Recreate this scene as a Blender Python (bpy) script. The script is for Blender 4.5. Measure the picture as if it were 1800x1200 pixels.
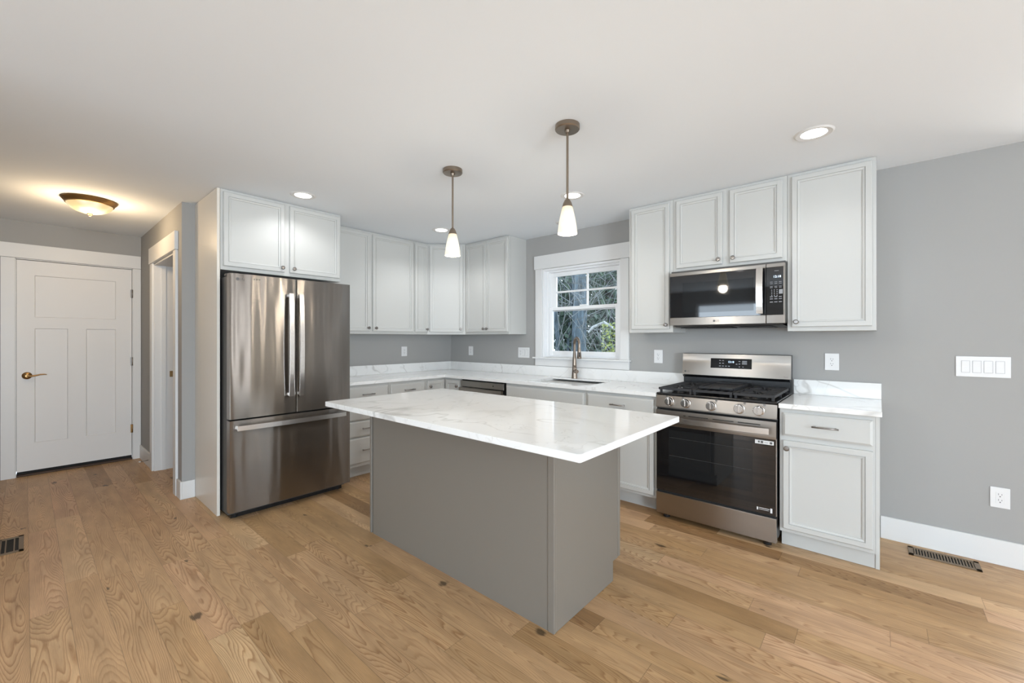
import bpy, bmesh, math, random
from mathutils import Vector, Matrix
R = random.Random(7)
D = bpy.data
COL = bpy.context.scene.collection
for o in list(D.objects): D.objects.remove(o)

# ------------------------------------------------------------------ camera, world, light, exposure
sc = bpy.context.scene
cam_d = D.cameras.new('camera'); cam = D.objects.new('camera', cam_d); COL.objects.link(cam); sc.camera = cam
FPX = 742.8
cam_d.sensor_width = 36; cam_d.lens = FPX / 1800 * 36; cam_d.clip_start = .02; cam_d.clip_end = 200
cam_d.shift_y = -4.5 / 1800
TH = 2.2858
cam.location = (4.3183, -3.7263, 1.3151)
cam.rotation_euler = (math.pi / 2, 0, TH - math.pi / 2)
vs = sc.view_settings
vs.view_transform = 'Standard'; vs.look = 'None'; vs.gamma = 1; vs.use_curve_mapping = False
vs.exposure = 0.0
W = D.worlds.new('world'); sc.world = W; W.use_nodes = True
wb = W.node_tree.nodes['Background']; wb.inputs[0].default_value = (.72, .86, 1, 1); wb.inputs[1].default_value = 5

def light(name, kind, loc, power, color=(1, 1, 1), rot=(0, 0, 0), parent=None, **kw):
    l = D.lights.new(name, kind); l.energy = power; l.color = color
    for k, v in kw.items(): setattr(l, k, v)
    o = D.objects.new(name, l); COL.objects.link(o); o.location = loc; o.rotation_euler = rot
    return o
H = 2.44
DAY = (.78, .90, 1)
BACK_Y, RIGHT_X = -7.6, 8.4
# added fill daylight at unseen windows placed behind and to the right of the camera
BACK_FILL_WIN = [(-.2 + 1.2, 2.4), (3.2, 4.6), (5.4, 6.8)]        # x ranges, back wall
RIGHT_FILL_WIN = [(-.95, -.62), (-5.6, -3.6)]       # y ranges, right wall
SIDE_STREAK_WIN = [(5.05, 5.28), (6.80, 7.10)]         # unseen sidelights added along the kitchen wall for streaks in the fridge
for x0, x1 in BACK_FILL_WIN:
    light('window_daylight', 'AREA', ((x0 + x1) / 2, BACK_Y - .2, 1.35), 23, DAY, (math.pi / 2, 0, 0),
          shape='RECTANGLE', size=x1 - x0, size_y=1.6)
for y0, y1 in RIGHT_FILL_WIN:
    light('window_daylight', 'AREA', (RIGHT_X + .2, (y0 + y1) / 2, 1.25), (140 if y1 < -2 else 55) * (y1 - y0), DAY if y1 < -2 else (1, .93, .85), (math.pi / 2, 0, math.pi / 2),
          shape='RECTANGLE', size=y1 - y0, size_y=2.0)

for x0, x1 in SIDE_STREAK_WIN:
    light('window_daylight', 'AREA', ((x0 + x1) / 2, .2, 1.25), 70 * (x1 - x0), (1, .93, .85), (-math.pi / 2, 0, 0),
          shape='RECTANGLE', size=x1 - x0, size_y=2.0)
# ------------------------------------------------------------------ materials
def M(name):
    m = D.materials.new(name); m.use_nodes = True
    return m, m.node_tree, m.node_tree.nodes['Principled BSDF']
def plain(name, col, rough=.5, metal=0, bump=0, bscale=200, spec=.5, coat=0):
    m, nt, b = M(name)
    b.inputs['Base Color'].default_value = (*col, 1); b.inputs['Roughness'].default_value = rough
    b.inputs['Metallic'].default_value = metal; b.inputs['Specular IOR Level'].default_value = spec
    b.inputs['Coat Weight'].default_value = coat
    n = nt.nodes.new('ShaderNodeTexNoise'); n.inputs['Scale'].default_value = bscale
    tc = nt.nodes.new('ShaderNodeTexCoord'); nt.links.new(tc.outputs['Object'], n.inputs['Vector'])
    if bump:
        bp = nt.nodes.new('ShaderNodeBump'); bp.inputs['Strength'].default_value = bump; bp.inputs['Distance'].default_value = .002
        nt.links.new(n.outputs['Fac'], bp.inputs['Height']); nt.links.new(bp.outputs['Normal'], b.inputs['Normal'])
    else:
        mr = nt.nodes.new('ShaderNodeMapRange'); mr.inputs[3].default_value = rough * .93; mr.inputs[4].default_value = min(1, rough * 1.07)
        nt.links.new(n.outputs['Fac'], mr.inputs[0]); nt.links.new(mr.outputs[0], b.inputs['Roughness'])
    return m
def emis(name, col, s, base=(.8, .8, .8)):
    m, nt, b = M(name); b.inputs['Base Color'].default_value = (*base, 1)
    b.inputs['Emission Color'].default_value = (*col, 1); b.inputs['Emission Strength'].default_value = s
    return m

def floor_mat():
    m, nt, b = M('oak_planks'); L = nt.links
    def node(t, **k):
        n = nt.nodes.new('ShaderNode' + t)
        for a, v in k.items(): setattr(n, a, v)
        return n
    def math_(op, a, c=None, d=None):
        n = node('Math', operation=op)
        for i, v in enumerate((a, c, d)):
            if v is None: continue
            if isinstance(v, (int, float)): n.inputs[i].default_value = v
            else: L.new(v, n.inputs[i])
        return n.outputs[0]
    def comb(x, y, z=0):
        n = node('CombineXYZ')
        for i, v in enumerate((x, y, z)):
            if isinstance(v, (int, float)): n.inputs[i].default_value = v
            else: L.new(v, n.inputs[i])
        return n.outputs[0]
    geo = node('NewGeometry'); sp = node('SeparateXYZ'); L.new(geo.outputs['Position'], sp.inputs[0])
    X, Y = sp.outputs[0], sp.outputs[1]
    PW = .127
    yr = math_('DIVIDE', math_('ADD', Y, .03), PW); row = math_('FLOOR', yr); fy = math_('FRACT', yr)
    wn1 = node('TexWhiteNoise', noise_dimensions='1D'); L.new(row, wn1.inputs['W'])
    wn1b = node('TexWhiteNoise', noise_dimensions='1D'); L.new(math_('ADD', row, 71.3), wn1b.inputs['W'])
    ln = math_('MULTIPLY_ADD', wn1b.outputs['Value'], .9, .75)
    xr = math_('DIVIDE', math_('MULTIPLY_ADD', wn1.outputs['Value'], 7.0, X), ln)
    ix = math_('FLOOR', xr); fx = math_('FRACT', xr)
    wn = node('TexWhiteNoise', noise_dimensions='2D'); L.new(comb(ix, row), wn.inputs['Vector'])
    rs = node('SeparateColor'); L.new(wn.outputs['Color'], rs.inputs[0])
    r1, r2, r3 = rs.outputs
    r0 = wn.outputs['Value']
    # grain field
    yl = math_('SUBTRACT', fy, math_('MULTIPLY_ADD', r1, .9, .05))      # -1..1 across plank
    off = math_('MULTIPLY', r0, 91.0)
    xs = math_('ADD', X, off)
    nz = node('TexNoise'); nz.inputs['Scale'].default_value = 1; nz.inputs['Detail'].default_value = 1.2
    L.new(comb(math_('MULTIPLY', xs, 1.15), math_('MULTIPLY', fy, 1.3), off), nz.inputs['Vector'])
    nzc = math_('SUBTRACT', nz.outputs['Fac'], .5)
    sgn = math_('SUBTRACT', math_('MULTIPLY', math_('GREATER_THAN', r2, .5), 2.0), 1.0)
    curv = math_('MULTIPLY', math_('MULTIPLY', yl, yl), math_('MULTIPLY_ADD', r3, 1.6, .5))
    field = math_('ADD', math_('ADD', math_('MULTIPLY', math_('MULTIPLY', X, sgn), .42), curv), math_('MULTIPLY', nzc, 1.5))
    nz2 = node('TexNoise'); nz2.inputs['Scale'].default_value = 1; nz2.inputs['Detail'].default_value = 3
    L.new(comb(math_('MULTIPLY', xs, 9), math_('MULTIPLY', Y, 60), off), nz2.inputs['Vector'])
    field = math_('ADD', field, math_('MULTIPLY', math_('SUBTRACT', nz2.outputs['Fac'], .5), .05))
    ring = math_('FRACT', math_('MULTIPLY', field, 15))
    rp = node('ValToRGB'); rp.color_ramp.elements[0].position = 0; rp.color_ramp.elements[0].color = (0, 0, 0, 1)
    rp.color_ramp.elements[1].position = 1; rp.color_ramp.elements[1].color = (0, 0, 0, 1)
    e = rp.color_ramp.elements.new(.55); e.color = (.25, .25, .25, 1)
    e = rp.color_ramp.elements.new(.86); e.color = (1, 1, 1, 1)
    L.new(ring, rp.inputs[0])
    # fine pores
    po = node('TexNoise'); po.inputs['Scale'].default_value = 1; po.inputs['Detail'].default_value = 4; po.inputs['Roughness'].default_value = .7
    L.new(comb(math_('MULTIPLY', xs, 14), math_('MULTIPLY', Y, 330), off), po.inputs['Vector'])
    # plank base colour
    cr = node('ValToRGB'); L.new(r0, cr.inputs[0]); ce = cr.color_ramp.elements
    ce[0].position = 0; ce[0].color = (.33, .19, .086, 1); ce[1].position = 1; ce[1].color = (.62, .425, .235, 1)
    for p_, c_ in ((.12, (.46, .285, .135, 1)), (.4, (.58, .375, .205, 1)), (.6, (.50, .315, .165, 1)), (.8, (.61, .385, .225, 1))):
        q = ce.new(p_); q.color = c_
    gm = math_('MULTIPLY', rp.outputs[0], math_('MULTIPLY_ADD', r2, .45, .42))
    mx = node('MixRGB', blend_type='MULTIPLY'); L.new(gm, mx.inputs[0]); L.new(cr.outputs[0], mx.inputs[1]); mx.inputs[2].default_value = (.52, .40, .30, 1)
    pm = node('MapRange'); pm.inputs[1].default_value = .35; pm.inputs[2].default_value = .7; pm.inputs[3].default_value = .90; pm.inputs[4].default_value = 1.06
    L.new(po.outputs['Fac'], pm.inputs[0])
    # cloudy tone inside the plank
    cl = node('TexNoise'); cl.inputs['Scale'].default_value = 1; cl.inputs['Detail'].default_value = 2
    L.new(comb(math_('MULTIPLY', xs, 3.5), math_('MULTIPLY', Y, 16), off), cl.inputs['Vector'])
    cm = node('MapRange'); cm.inputs[1].default_value = .3; cm.inputs[2].default_value = .7; cm.inputs[3].default_value = .86; cm.inputs[4].default_value = 1.12
    L.new(cl.outputs['Fac'], cm.inputs[0])
    # knots
    vo = node('TexVoronoi', voronoi_dimensions='2D', feature='F1'); vo.inputs['Scale'].default_value = 1
    L.new(comb(math_('MULTIPLY_ADD', nz2.outputs['Fac'], .09, math_('MULTIPLY', X, 1.5)), math_('MULTIPLY_ADD', cl.outputs['Fac'], .25, math_('MULTIPLY', Y, 2.9))), vo.inputs['Vector'])
    vcs = node('SeparateColor'); L.new(vo.outputs['Color'], vcs.inputs[0])
    kn = math_('MULTIPLY', math_('SUBTRACT', 1.0, math_('MINIMUM', math_('DIVIDE', vo.outputs['Distance'], math_('MULTIPLY_ADD', vcs.outputs[1], .045, .02)), 1.0)), math_('GREATER_THAN', vcs.outputs[0], .66))
    km = math_('SUBTRACT', 1.0, math_('MULTIPLY', math_('MINIMUM', math_('MULTIPLY', kn, 2.2), 1), .72))
    # seams
    sy = math_('MINIMUM', fy, math_('SUBTRACT', 1.0, fy)); syw = math_('GREATER_THAN', sy, .0075)
    sx = math_('MULTIPLY', math_('MINIMUM', fx, math_('SUBTRACT', 1.0, fx)), ln); sxw = math_('GREATER_THAN', sx, .0011)
    seam = math_('MULTIPLY_ADD', math_('MULTIPLY', syw, sxw), .42, .58)
    tot = math_('MULTIPLY', math_('MULTIPLY', pm.outputs[0], cm.outputs[0]), math_('MULTIPLY', km, seam))
    cc = node('CombineXYZ'); [L.new(tot, cc.inputs[i]) for i in range(3)]
    fin = node('MixRGB', blend_type='MULTIPLY'); fin.inputs[0].default_value = 1
    L.new(mx.outputs[0], fin.inputs[1]); L.new(cc.outputs[0], fin.inputs[2])
    L.new(fin.outputs[0], b.inputs['Base Color'])
    b.inputs['Roughness'].default_value = .42; b.inputs['Specular IOR Level'].default_value = .35
    bpn = node('Bump'); bpn.inputs['Strength'].default_value = .25; bpn.inputs['Distance'].default_value = .001
    L.new(math_('ADD', seam, math_('MULTIPLY', po.outputs['Fac'], .3)), bpn.inputs['Height']); L.new(bpn.outputs['Normal'], b.inputs['Normal'])
    return m

def quartz_mat():
    m, nt, b = M('veined_quartz'); L = nt.links; N = nt.nodes.new
    geo = N('ShaderNodeNewGeometry')
    base = None
    def vein(scale, dist, width, seed, rot):
        mp = N('ShaderNodeMapping'); mp.inputs['Location'].default_value = (seed, seed * .7, seed * .3); mp.inputs['Rotation'].default_value = (0.25, .2, rot)
        L.new(geo.outputs['Position'], mp.inputs[0])
        n = N('ShaderNodeTexNoise'); n.inputs['Scale'].default_value = scale; n.inputs['Detail'].default_value = 3; n.inputs['Distortion'].default_value = dist
        L.new(mp.outputs[0], n.inputs['Vector'])
        a = N('ShaderNodeMath'); a.operation = 'SUBTRACT'; L.new(n.outputs['Fac'], a.inputs[0]); a.inputs[1].default_value = .5
        c = N('ShaderNodeMath'); c.operation = 'ABSOLUTE'; L.new(a.outputs[0], c.inputs[0])
        r = N('ShaderNodeMapRange'); r.inputs[1].default_value = 0; r.inputs[2].default_value = width; r.inputs[3].default_value = 1; r.inputs[4].default_value = 0
        L.new(c.outputs[0], r.inputs[0])
        # fade veins in and out
        k = N('ShaderNodeTexNoise'); k.inputs['Scale'].default_value = scale * 1.7; L.new(mp.outputs[0], k.inputs['Vector'])
        kr = N('ShaderNodeMapRange'); kr.inputs[1].default_value = .42; kr.inputs[2].default_value = .62; L.new(k.outputs['Fac'], kr.inputs[0])
        o = N('ShaderNodeMath'); o.operation = 'MULTIPLY'; L.new(r.outputs[0], o.inputs[0]); L.new(kr.outputs[0], o.inputs[1])
        return o.outputs[0]
    v1 = vein(1.5, 1.1, .012, 3.1, .5); v2 = vein(3.0, 1.6, .010, 9.4, -.4); v3 = vein(.9, .6, .028, 15.2, .9)
    s = N('ShaderNodeMath'); s.operation = 'MULTIPLY_ADD'; L.new(v2, s.inputs[0]); s.inputs[1].default_value = .6; L.new(v1, s.inputs[2])
    t = N('ShaderNodeMath'); t.operation = 'MULTIPLY_ADD'; t.label = 'veins'; L.new(v3, t.inputs[0]); t.inputs[1].default_value = .35; L.new(s.outputs[0], t.inputs[2])
    mx = N('ShaderNodeMixRGB'); mx.use_clamp = True; L.new(t.outputs[0], mx.inputs[0])
    mx.inputs[1].default_value = (.86, .86, .85, 1); mx.inputs[2].default_value = (.62, .61, .59, 1)
    L.new(mx.outputs[0], b.inputs['Base Color']); b.inputs['Roughness'].default_value = .07
    return m

def steel_mat(name, col, rough, axis='Y', aniso=.85, wav=.0):
    m, nt, b = M(name); L = nt.links; N = nt.nodes.new
    b.inputs['Metallic'].default_value = 1; b.inputs['Base Color'].default_value = (*col, 1)
    tc = N('ShaderNodeNewGeometry'); mp = N('ShaderNodeMapping')
    s = {'Y': (1, 1, 700), 'Z': (700, 700, 2)}[axis]; mp.inputs['Scale'].default_value = s
    L.new(tc.outputs['Position'], mp.inputs[0])
    n = N('ShaderNodeTexNoise'); n.inputs['Scale'].default_value = 1; n.inputs['Detail'].default_value = 3; L.new(mp.outputs[0], n.inputs['Vector'])
    mr = N('ShaderNodeMapRange'); mr.inputs[3].default_value = rough * .85; mr.inputs[4].default_value = rough * 1.15
    L.new(n.outputs['Fac'], mr.inputs[0]); L.new(mr.outputs[0], b.inputs['Roughness'])
    b.inputs['Anisotropic'].default_value = aniso
    b.inputs['Anisotropic Rotation'].default_value = .25 if axis == 'Y' else 0
    tg = N('ShaderNodeTangent'); tg.direction_type = 'RADIAL'; tg.axis = 'Z'
    L.new(tg.outputs[0], b.inputs['Tangent'])
    if wav:
        mp2 = N('ShaderNodeMapping'); mp2.inputs['Scale'].default_value = (1, 9, 1.1); L.new(tc.outputs['Position'], mp2.inputs[0])
        n2 = N('ShaderNodeTexNoise'); n2.inputs['Scale'].default_value = 1; n2.inputs['Detail'].default_value = 1; L.new(mp2.outputs[0], n2.inputs['Vector'])
        bp = N('ShaderNodeBump'); bp.inputs['Strength'].default_value = 1; bp.inputs['Distance'].default_value = wav
        L.new(n2.outputs['Fac'], bp.inputs['Height']); L.new(bp.outputs[0], b.inputs['Normal'])
    return m

def glass_mat(name, tint=(1, 1, 1), refl=1.0):
    m, nt, b = M(name); L = nt.links; N = nt.nodes.new
    out = nt.nodes['Material Output']; tr = N('ShaderNodeBsdfTransparent'); tr.inputs[0].default_value = (*tint, 1)
    gl = N('ShaderNodeBsdfGlossy'); gl.inputs['Roughness'].default_value = .01
    fr = N('ShaderNodeFresnel'); fr.inputs[0].default_value = 1.45
    mx = N('ShaderNodeMixShader'); L.new(fr.outputs[0], mx.inputs[0]); L.new(tr.outputs[0], mx.inputs[1]); L.new(gl.outputs[0], mx.inputs[2])
    L.new(mx.outputs[0], out.inputs[0]); nt.nodes.remove(b)
    return m

def island_mat(name, col):
    return plain(name, col, .33, bump=.02, bscale=60)

def leaf_mat(name, cols, rough=.6):
    m, nt, b = M(name); L = nt.links; N = nt.nodes.new
    g = N('ShaderNodeNewGeometry'); cr = N('ShaderNodeValToRGB'); L.new(g.outputs['Random Per Island'], cr.inputs[0])
    el = cr.color_ramp.elements; el[0].color = (*cols[0], 1); el[1].color = (*cols[-1], 1)
    for i, c in enumerate(cols[1:-1]): q = el.new((i + 1) / (len(cols) - 1)); q.color = (*c, 1)
    L.new(cr.outputs[0], b.inputs['Base Color']); b.inputs['Roughness'].default_value = rough
    return m
def bark_mat(name, c0, c1):
    m, nt, b = M(name); L = nt.links; N = nt.nodes.new
    g = N('ShaderNodeNewGeometry'); mp = N('ShaderNodeMapping'); mp.inputs['Scale'].default_value = (9, 9, 2.2); L.new(g.outputs['Position'], mp.inputs[0])
    n = N('ShaderNodeTexNoise'); n.inputs['Scale'].default_value = 1.6; n.inputs['Detail'].default_value = 7; n.inputs['Roughness'].default_value = .7; L.new(mp.outputs[0], n.inputs['Vector'])
    cr = N('ShaderNodeValToRGB'); L.new(n.outputs['Fac'], cr.inputs[0]); cr.color_ramp.elements[0].position = .36; cr.color_ramp.elements[1].position = .64
    cr.color_ramp.elements[0].color = (*c0, 1); cr.color_ramp.elements[1].color = (*c1, 1)
    L.new(cr.outputs[0], b.inputs['Base Color']); b.inputs['Roughness'].default_value = .9
    bp = N('ShaderNodeBump'); bp.inputs['Distance'].default_value = .03; L.new(n.outputs['Fac'], bp.inputs['Height']); L.new(bp.outputs[0], b.inputs['Normal'])
    return m

m_floor = floor_mat(); m_quartz = quartz_mat()
m_wall = plain('grey_wall_paint', (.37, .366, .355), .75, bump=.03, bscale=500, spec=.3)
m_ceil = plain('ceiling_paint', (.84, .885, .93), .9, bump=.02, bscale=400, spec=.2)
m_trim = plain('white_trim_paint', (.74, .74, .735), .4)
m_door = plain('white_door_paint', (.78, .77, .76), .45)
m_cab = plain('cabinet_paint', (.565, .565, .545), .36)
m_panel = plain('side_panel_paint', (.76, .715, .64), .3)  # white-grey cabinet paint, the hall lamp's warm light tinted into its colour
m_island = island_mat('island_paint', (.20, .18, .155))
m_steel = steel_mat('brushed_steel', (.38, .345, .31), .30, 'Y', .8, .0)
m_fridge = steel_mat('fridge_steel', (.27, .25, .232), .25, 'Y', 1.0, .005)
m_steelv = steel_mat('handle_steel', (.68, .66, .64), .25, 'Z', .3)
m_dw = steel_mat('dishwasher_steel', (.36, .345, .32), .3, 'Y', .7)
m_nickel = plain('brushed_nickel', (.30, .28, .265), .3, 1)
m_bnickel = plain('bronze_nickel', (.30, .245, .195), .32, 1)
m_faucet = plain('faucet_bronze', (.25, .20, .16), .28, 1)
m_bronze = plain('antique_bronze', (.34, .21, .09), .36, 1)
m_chrome = plain('polished_chrome', (.85, .85, .85), .08, 1)
m_black = plain('black_enamel', (.012, .012, .013), .25)
m_iron = plain('cast_iron', (.025, .025, .027), .55, bump=.2, bscale=400)
m_gap = plain('dark_gap', (.01, .01, .01), .8)
m_dgrey = plain('dark_grey_side', (.09, .088, .085), .45, .5)
m_bglass = plain('black_glass', (.006, .006, .007), .03, spec=.9)
m_oglass = plain('oven_window_glass', (.012, .013, .014), .04, spec=.6)
m_logo = plain('logo_grey', (.12, .12, .12), .5)
m_rack = plain('rack_dark', (.05, .05, .05), .4)
m_ltext = plain('panel_text', (.30, .31, .33), .5)
m_disp = emis('clock_digits', (.5, .75, 1), 1.6)
m_label = plain('sticker_white', (.75, .75, .75), .6)
m_plate = plain('white_plastic', (.78, .78, .78), .35)
m_slot = plain('outlet_slot', (.10, .10, .10), .6)
m_vent = plain('vent_bronze', (.20, .14, .085), .45, .4)
m_glass = glass_mat('window_glass')
m_vinyl = plain('white_vinyl', (.86, .87, .88), .35)
m_thr = plain('dark_threshold', (.055, .03, .018), .6)
m_rub = plain('white_rubber', (.8, .8, .78), .6)
m_lens = emis('downlight_lens', (1, .98, .95), 6)
m_knob = plain('knob_steel', (.66, .64, .62), .22, 1)
m_sink = plain('sink_steel', (.16, .155, .15), .35, 1)
m_soil = leaf_mat('leaf_litter', [(.08, .06, .035), (.12, .09, .05)], .9)

# ------------------------------------------------------------------ mesh builder
SHIFT = {}
class MB:
    def __init__(s): s.bm = bmesh.new()
    def box(s, x0, x1, y0, y1, z0, z1, bev=0, seg=1):
        g = bmesh.ops.create_cube(s.bm, size=1)
        M_ = Matrix.Translation(((x0 + x1) / 2, (y0 + y1) / 2, (z0 + z1) / 2)) @ Matrix.Diagonal((abs(x1 - x0), abs(y1 - y0), abs(z1 - z0), 1))
        bmesh.ops.transform(s.bm, matrix=M_, verts=g['verts'])
        if bev:
            es = list({e for v in g['verts'] for e in v.link_edges})
            bmesh.ops.bevel(s.bm, geom=es, offset=bev, segments=seg, affect='EDGES', profile=.5)
        return s
    def poly(s, pts, d):
        """prism: planar points pushed along vector d"""
        d = Vector(d); a = [s.bm.verts.new(p) for p in pts]; b = [s.bm.verts.new(Vector(p) + d) for p in pts]
        n = len(pts); f = [s.bm.faces.new(a[::-1]), s.bm.faces.new(b)]
        for i in range(n): f.append(s.bm.faces.new((a[i], a[(i + 1) % n], b[(i + 1) % n], b[i])))
        bmesh.ops.recalc_face_normals(s.bm, faces=f); return s
    def tube(s, path, r, seg=10, sq=None):
        """sweep; r number or list. sq=(w,h,up) sweeps a rectangle instead"""
        P = [Vector(p) for p in path]; n = len(P); rings = []
        up0 = None
        for i, p in enumerate(P):
            t = (P[min(i + 1, n - 1)] - P[max(i - 1, 0)]).normalized()
            if sq:
                u = Vector(sq[2]); a = t.cross(u).normalized(); b_ = a.cross(t).normalized()
                w, h = sq[0] / 2, sq[1] / 2
                q = [(w, h), (-w, h), (-w, -h), (w, -h)]
                rings.append([s.bm.verts.new(p + a * x + b_ * y) for x, y in q]); continue
            if up0 is None: up0 = t.orthogonal().normalized()
            a = (up0 - t * up0.dot(t)).normalized(); up0 = a; b_ = t.cross(a)
            rr = r[i] if isinstance(r, (list, tuple)) else r
            rings.append([s.bm.verts.new(p + (a * math.cos(k * 2 * math.pi / seg) + b_ * math.sin(k * 2 * math.pi / seg)) * rr) for k in range(seg)])
        m = len(rings[0]); fs = []
        for A, B in zip(rings, rings[1:]):
            for k in range(m):
                f = s.bm.faces.new((A[k], A[(k + 1) % m], B[(k + 1) % m], B[k])); f.smooth = not sq; fs.append(f)
        fs += [s.bm.faces.new(rings[0][::-1]), s.bm.faces.new(rings[-1])]
        bmesh.ops.recalc_face_normals(s.bm, faces=fs); return s
    def lathe(s, prof, c=(0, 0, 0), axis='Z', seg=24, sy=1):
        """prof [(r, h)]; axis direction of h"""
        c = Vector(c); rings = []; fs = []
        for r, h in prof:
            ring = []
            for k in range(seg):
                a = 2 * math.pi * k / seg; p = (r * math.cos(a), r * math.sin(a) * sy, h)
                if axis == 'X': p = (p[2], p[0], p[1])
                elif axis == 'Y': p = (p[0], p[2], p[1])
                elif axis == '-Y': p = (p[0], -p[2], p[1])
                ring.append(s.bm.verts.new(c + Vector(p)))
            rings.append(ring)
        for A, B in zip(rings, rings[1:]):
            for k in range(seg):
                f = s.bm.faces.new((A[k], A[(k + 1) % seg], B[(k + 1) % seg], B[k])); f.smooth = True; fs.append(f)
        if prof[0][0] > 1e-5: fs.append(s.bm.faces.new(rings[0]))
        if prof[-1][0] > 1e-5: fs.append(s.bm.faces.new(rings[-1]))
        bmesh.ops.remove_doubles(s.bm, verts=[v for r_ in (rings[0], rings[-1]) for v in r_], dist=1e-6)
        bmesh.ops.recalc_face_normals(s.bm, faces=[f for f in fs if f.is_valid]); return s
    def panel(s, x0, x1, z0, z1, yf, th, loops):
        """front at y=yf facing -y, thickness th; loops [(inset, depth behind yf)]"""
        rings = [[s.bm.verts.new(p) for p in ((x0, yf + th, z0), (x1, yf + th, z0), (x1, yf + th, z1), (x0, yf + th, z1))]]
        for ins, dp in loops:
            rings.append([s.bm.verts.new(p) for p in ((x0 + ins, yf + dp, z0 + ins), (x1 - ins, yf + dp, z0 + ins), (x1 - ins, yf + dp, z1 - ins), (x0 + ins, yf + dp, z1 - ins))])
        fs = [s.bm.faces.new(rings[0][::-1])]
        for A, B in zip(rings, rings[1:]):
            for k in range(4): fs.append(s.bm.faces.new((A[k], A[(k + 1) % 4], B[(k + 1) % 4], B[k])))
        fs.append(s.bm.faces.new(rings[-1]))
        bmesh.ops.recalc_face_normals(s.bm, faces=fs); return s
    def xf(s, mat):
        bmesh.ops.transform(s.bm, matrix=mat, verts=s.bm.verts); return s
    def build(s, name, mat, parent=None):
        sh = SHIFT.get(parent.name) if parent else None
        if sh: bmesh.ops.translate(s.bm, verts=s.bm.verts, vec=-sh)
        for e_ in s.bm.edges:
            if e_.is_valid and len(e_.link_faces) == 2 and e_.calc_face_angle(0) > .6: e_.smooth = False
        me = D.meshes.new(name); s.bm.to_mesh(me); s.bm.free(); me.materials.append(mat)
        o = D.objects.new(name, me); COL.objects.link(o)
        if parent: o.parent = parent; 
        if sh: SHIFT[o.name] = sh
        return o
def thing(name, label, cat, loc=(0, 0, 0), rz=0, group=None, world=True):
    """world=True: children are modelled in world coordinates (no rotation)"""
    o = D.objects.new(name, None); COL.objects.link(o); o.empty_display_size = .1
    o.location = loc; o.rotation_euler = (0, 0, rz); o['label'] = label; o['category'] = cat
    if group: o['group'] = group
    if world: SHIFT[o.name] = Vector(loc)
    return o
def tag(o, label, cat, group=None):
    o['label'] = label; o['category'] = cat
    if group: o['group'] = group
    return o
def struct(o): o['kind'] = 'structure'; return o
def sbox(name, b, mat, bev=0): return struct(MB().box(*b, bev).build(name, mat))
def text(name, s, size, mat, parent, M_, depth=.0004):
    c = D.curves.new(name, 'FONT'); c.body = s; c.size = size; c.extrude = depth; c.align_x = 'CENTER'; c.align_y = 'CENTER'
    t = D.objects.new(name, c); COL.objects.link(t); bpy.context.view_layer.update()
    me = D.meshes.new_from_object(t.evaluated_get(bpy.context.evaluated_depsgraph_get())); D.objects.remove(t)
    me.transform(M_)
    sh = SHIFT.get(parent.name)
    if sh: me.transform(Matrix.Translation(-sh))
    me.materials.clear(); me.materials.append(mat)
    o = D.objects.new(name, me); COL.objects.link(o); o.parent = parent
    if sh: SHIFT[o.name] = sh
    return o
def on_front(x, y, z): return Matrix.Translation((x, y, z)) @ Matrix.Rotation(math.pi / 2, 4, 'X')           # faces -y
def on_right(x, y, z): return Matrix.Translation((x, y, z)) @ Matrix.Rotation(math.pi / 2, 4, 'Z') @ Matrix.Rotation(math.pi / 2, 4, 'X')  # faces +x

# ------------------------------------------------------------------ room shell
XD = -1.86; YH = -2.885; YHB = -2.715
struct(MB().box(XD - .15, RIGHT_X + .15, BACK_Y - .15, .14, -.05, 0).build('floor', m_floor))
sbox('ceiling', (XD - .15, RIGHT_X + .15, BACK_Y - .15, .14, H, H + .1), m_ceil)
WX0, WX1, WZ0, WZ1 = 1.530, 2.462, 1.118, 2.078
def wall_open(name, ax, lo, hi, a0, a1, opens):
    """wall slab between lo and hi on its thin axis, spanning a0..a1, with openings (b0,b1,z0,z1)"""
    mb = MB(); cur = a0
    def bx(p, q, z0, z1):
        if q - p < 1e-4 or z1 - z0 < 1e-4: return
        mb.box(p, q, lo, hi, z0, z1) if ax == 'y' else mb.box(lo, hi, p, q, z0, z1)
    for b0, b1, z0, z1 in sorted(opens):
        bx(cur, b0, 0, H); bx(b0, b1, 0, z0); bx(b0, b1, z1, H); cur = b1
    bx(cur, a1, 0, H)
    return struct(mb.build(name, m_wall))
wall_open('wall_back', 'y', 0, .14, XD - .14, RIGHT_X + .14, [(WX0, WX1, WZ0, WZ1)] + [(a, b, .25, 2.25) for a, b in SIDE_STREAK_WIN])
wall_open('wall_left', 'x', -.14, 0, YHB, 0, [])
wall_open('wall_hall', 'y', YH, YHB, XD, 0, [(-1.14, -.22, 0, 2.065)])
wall_open('wall_entry', 'x', XD - .14, XD, BACK_Y, 0, [(-3.79, -2.955, .0, 2.083)])
wall_open('wall_hall_side', 'y', -4.62, -4.5, XD, 1.5, [])
wall_open('wall_front', 'y', BACK_Y - .14, BACK_Y, XD - .14, RIGHT_X, [(a, b, .55, 2.15) for a, b in BACK_FILL_WIN])
wall_open('wall_right', 'x', RIGHT_X, RIGHT_X + .14, BACK_Y, 0, [(a, b, .25, 2.25) for a, b in RIGHT_FILL_WIN])
for i, (a, b) in enumerate(BACK_FILL_WIN):
    mb = MB()
    for q in ((a, a + .05, .55, 2.15), (b - .05, b, .55, 2.15), (a, b, .55, .6), (a, b, 2.1, 2.15), (a, b, 1.32, 1.37)): mb.box(q[0], q[1], BACK_Y - .1, BACK_Y - .05, q[2], q[3])
    struct(mb.build('window_%d' % (i + 2), m_vinyl))  # frame of an added, unseen back window for the fill daylight
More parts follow.
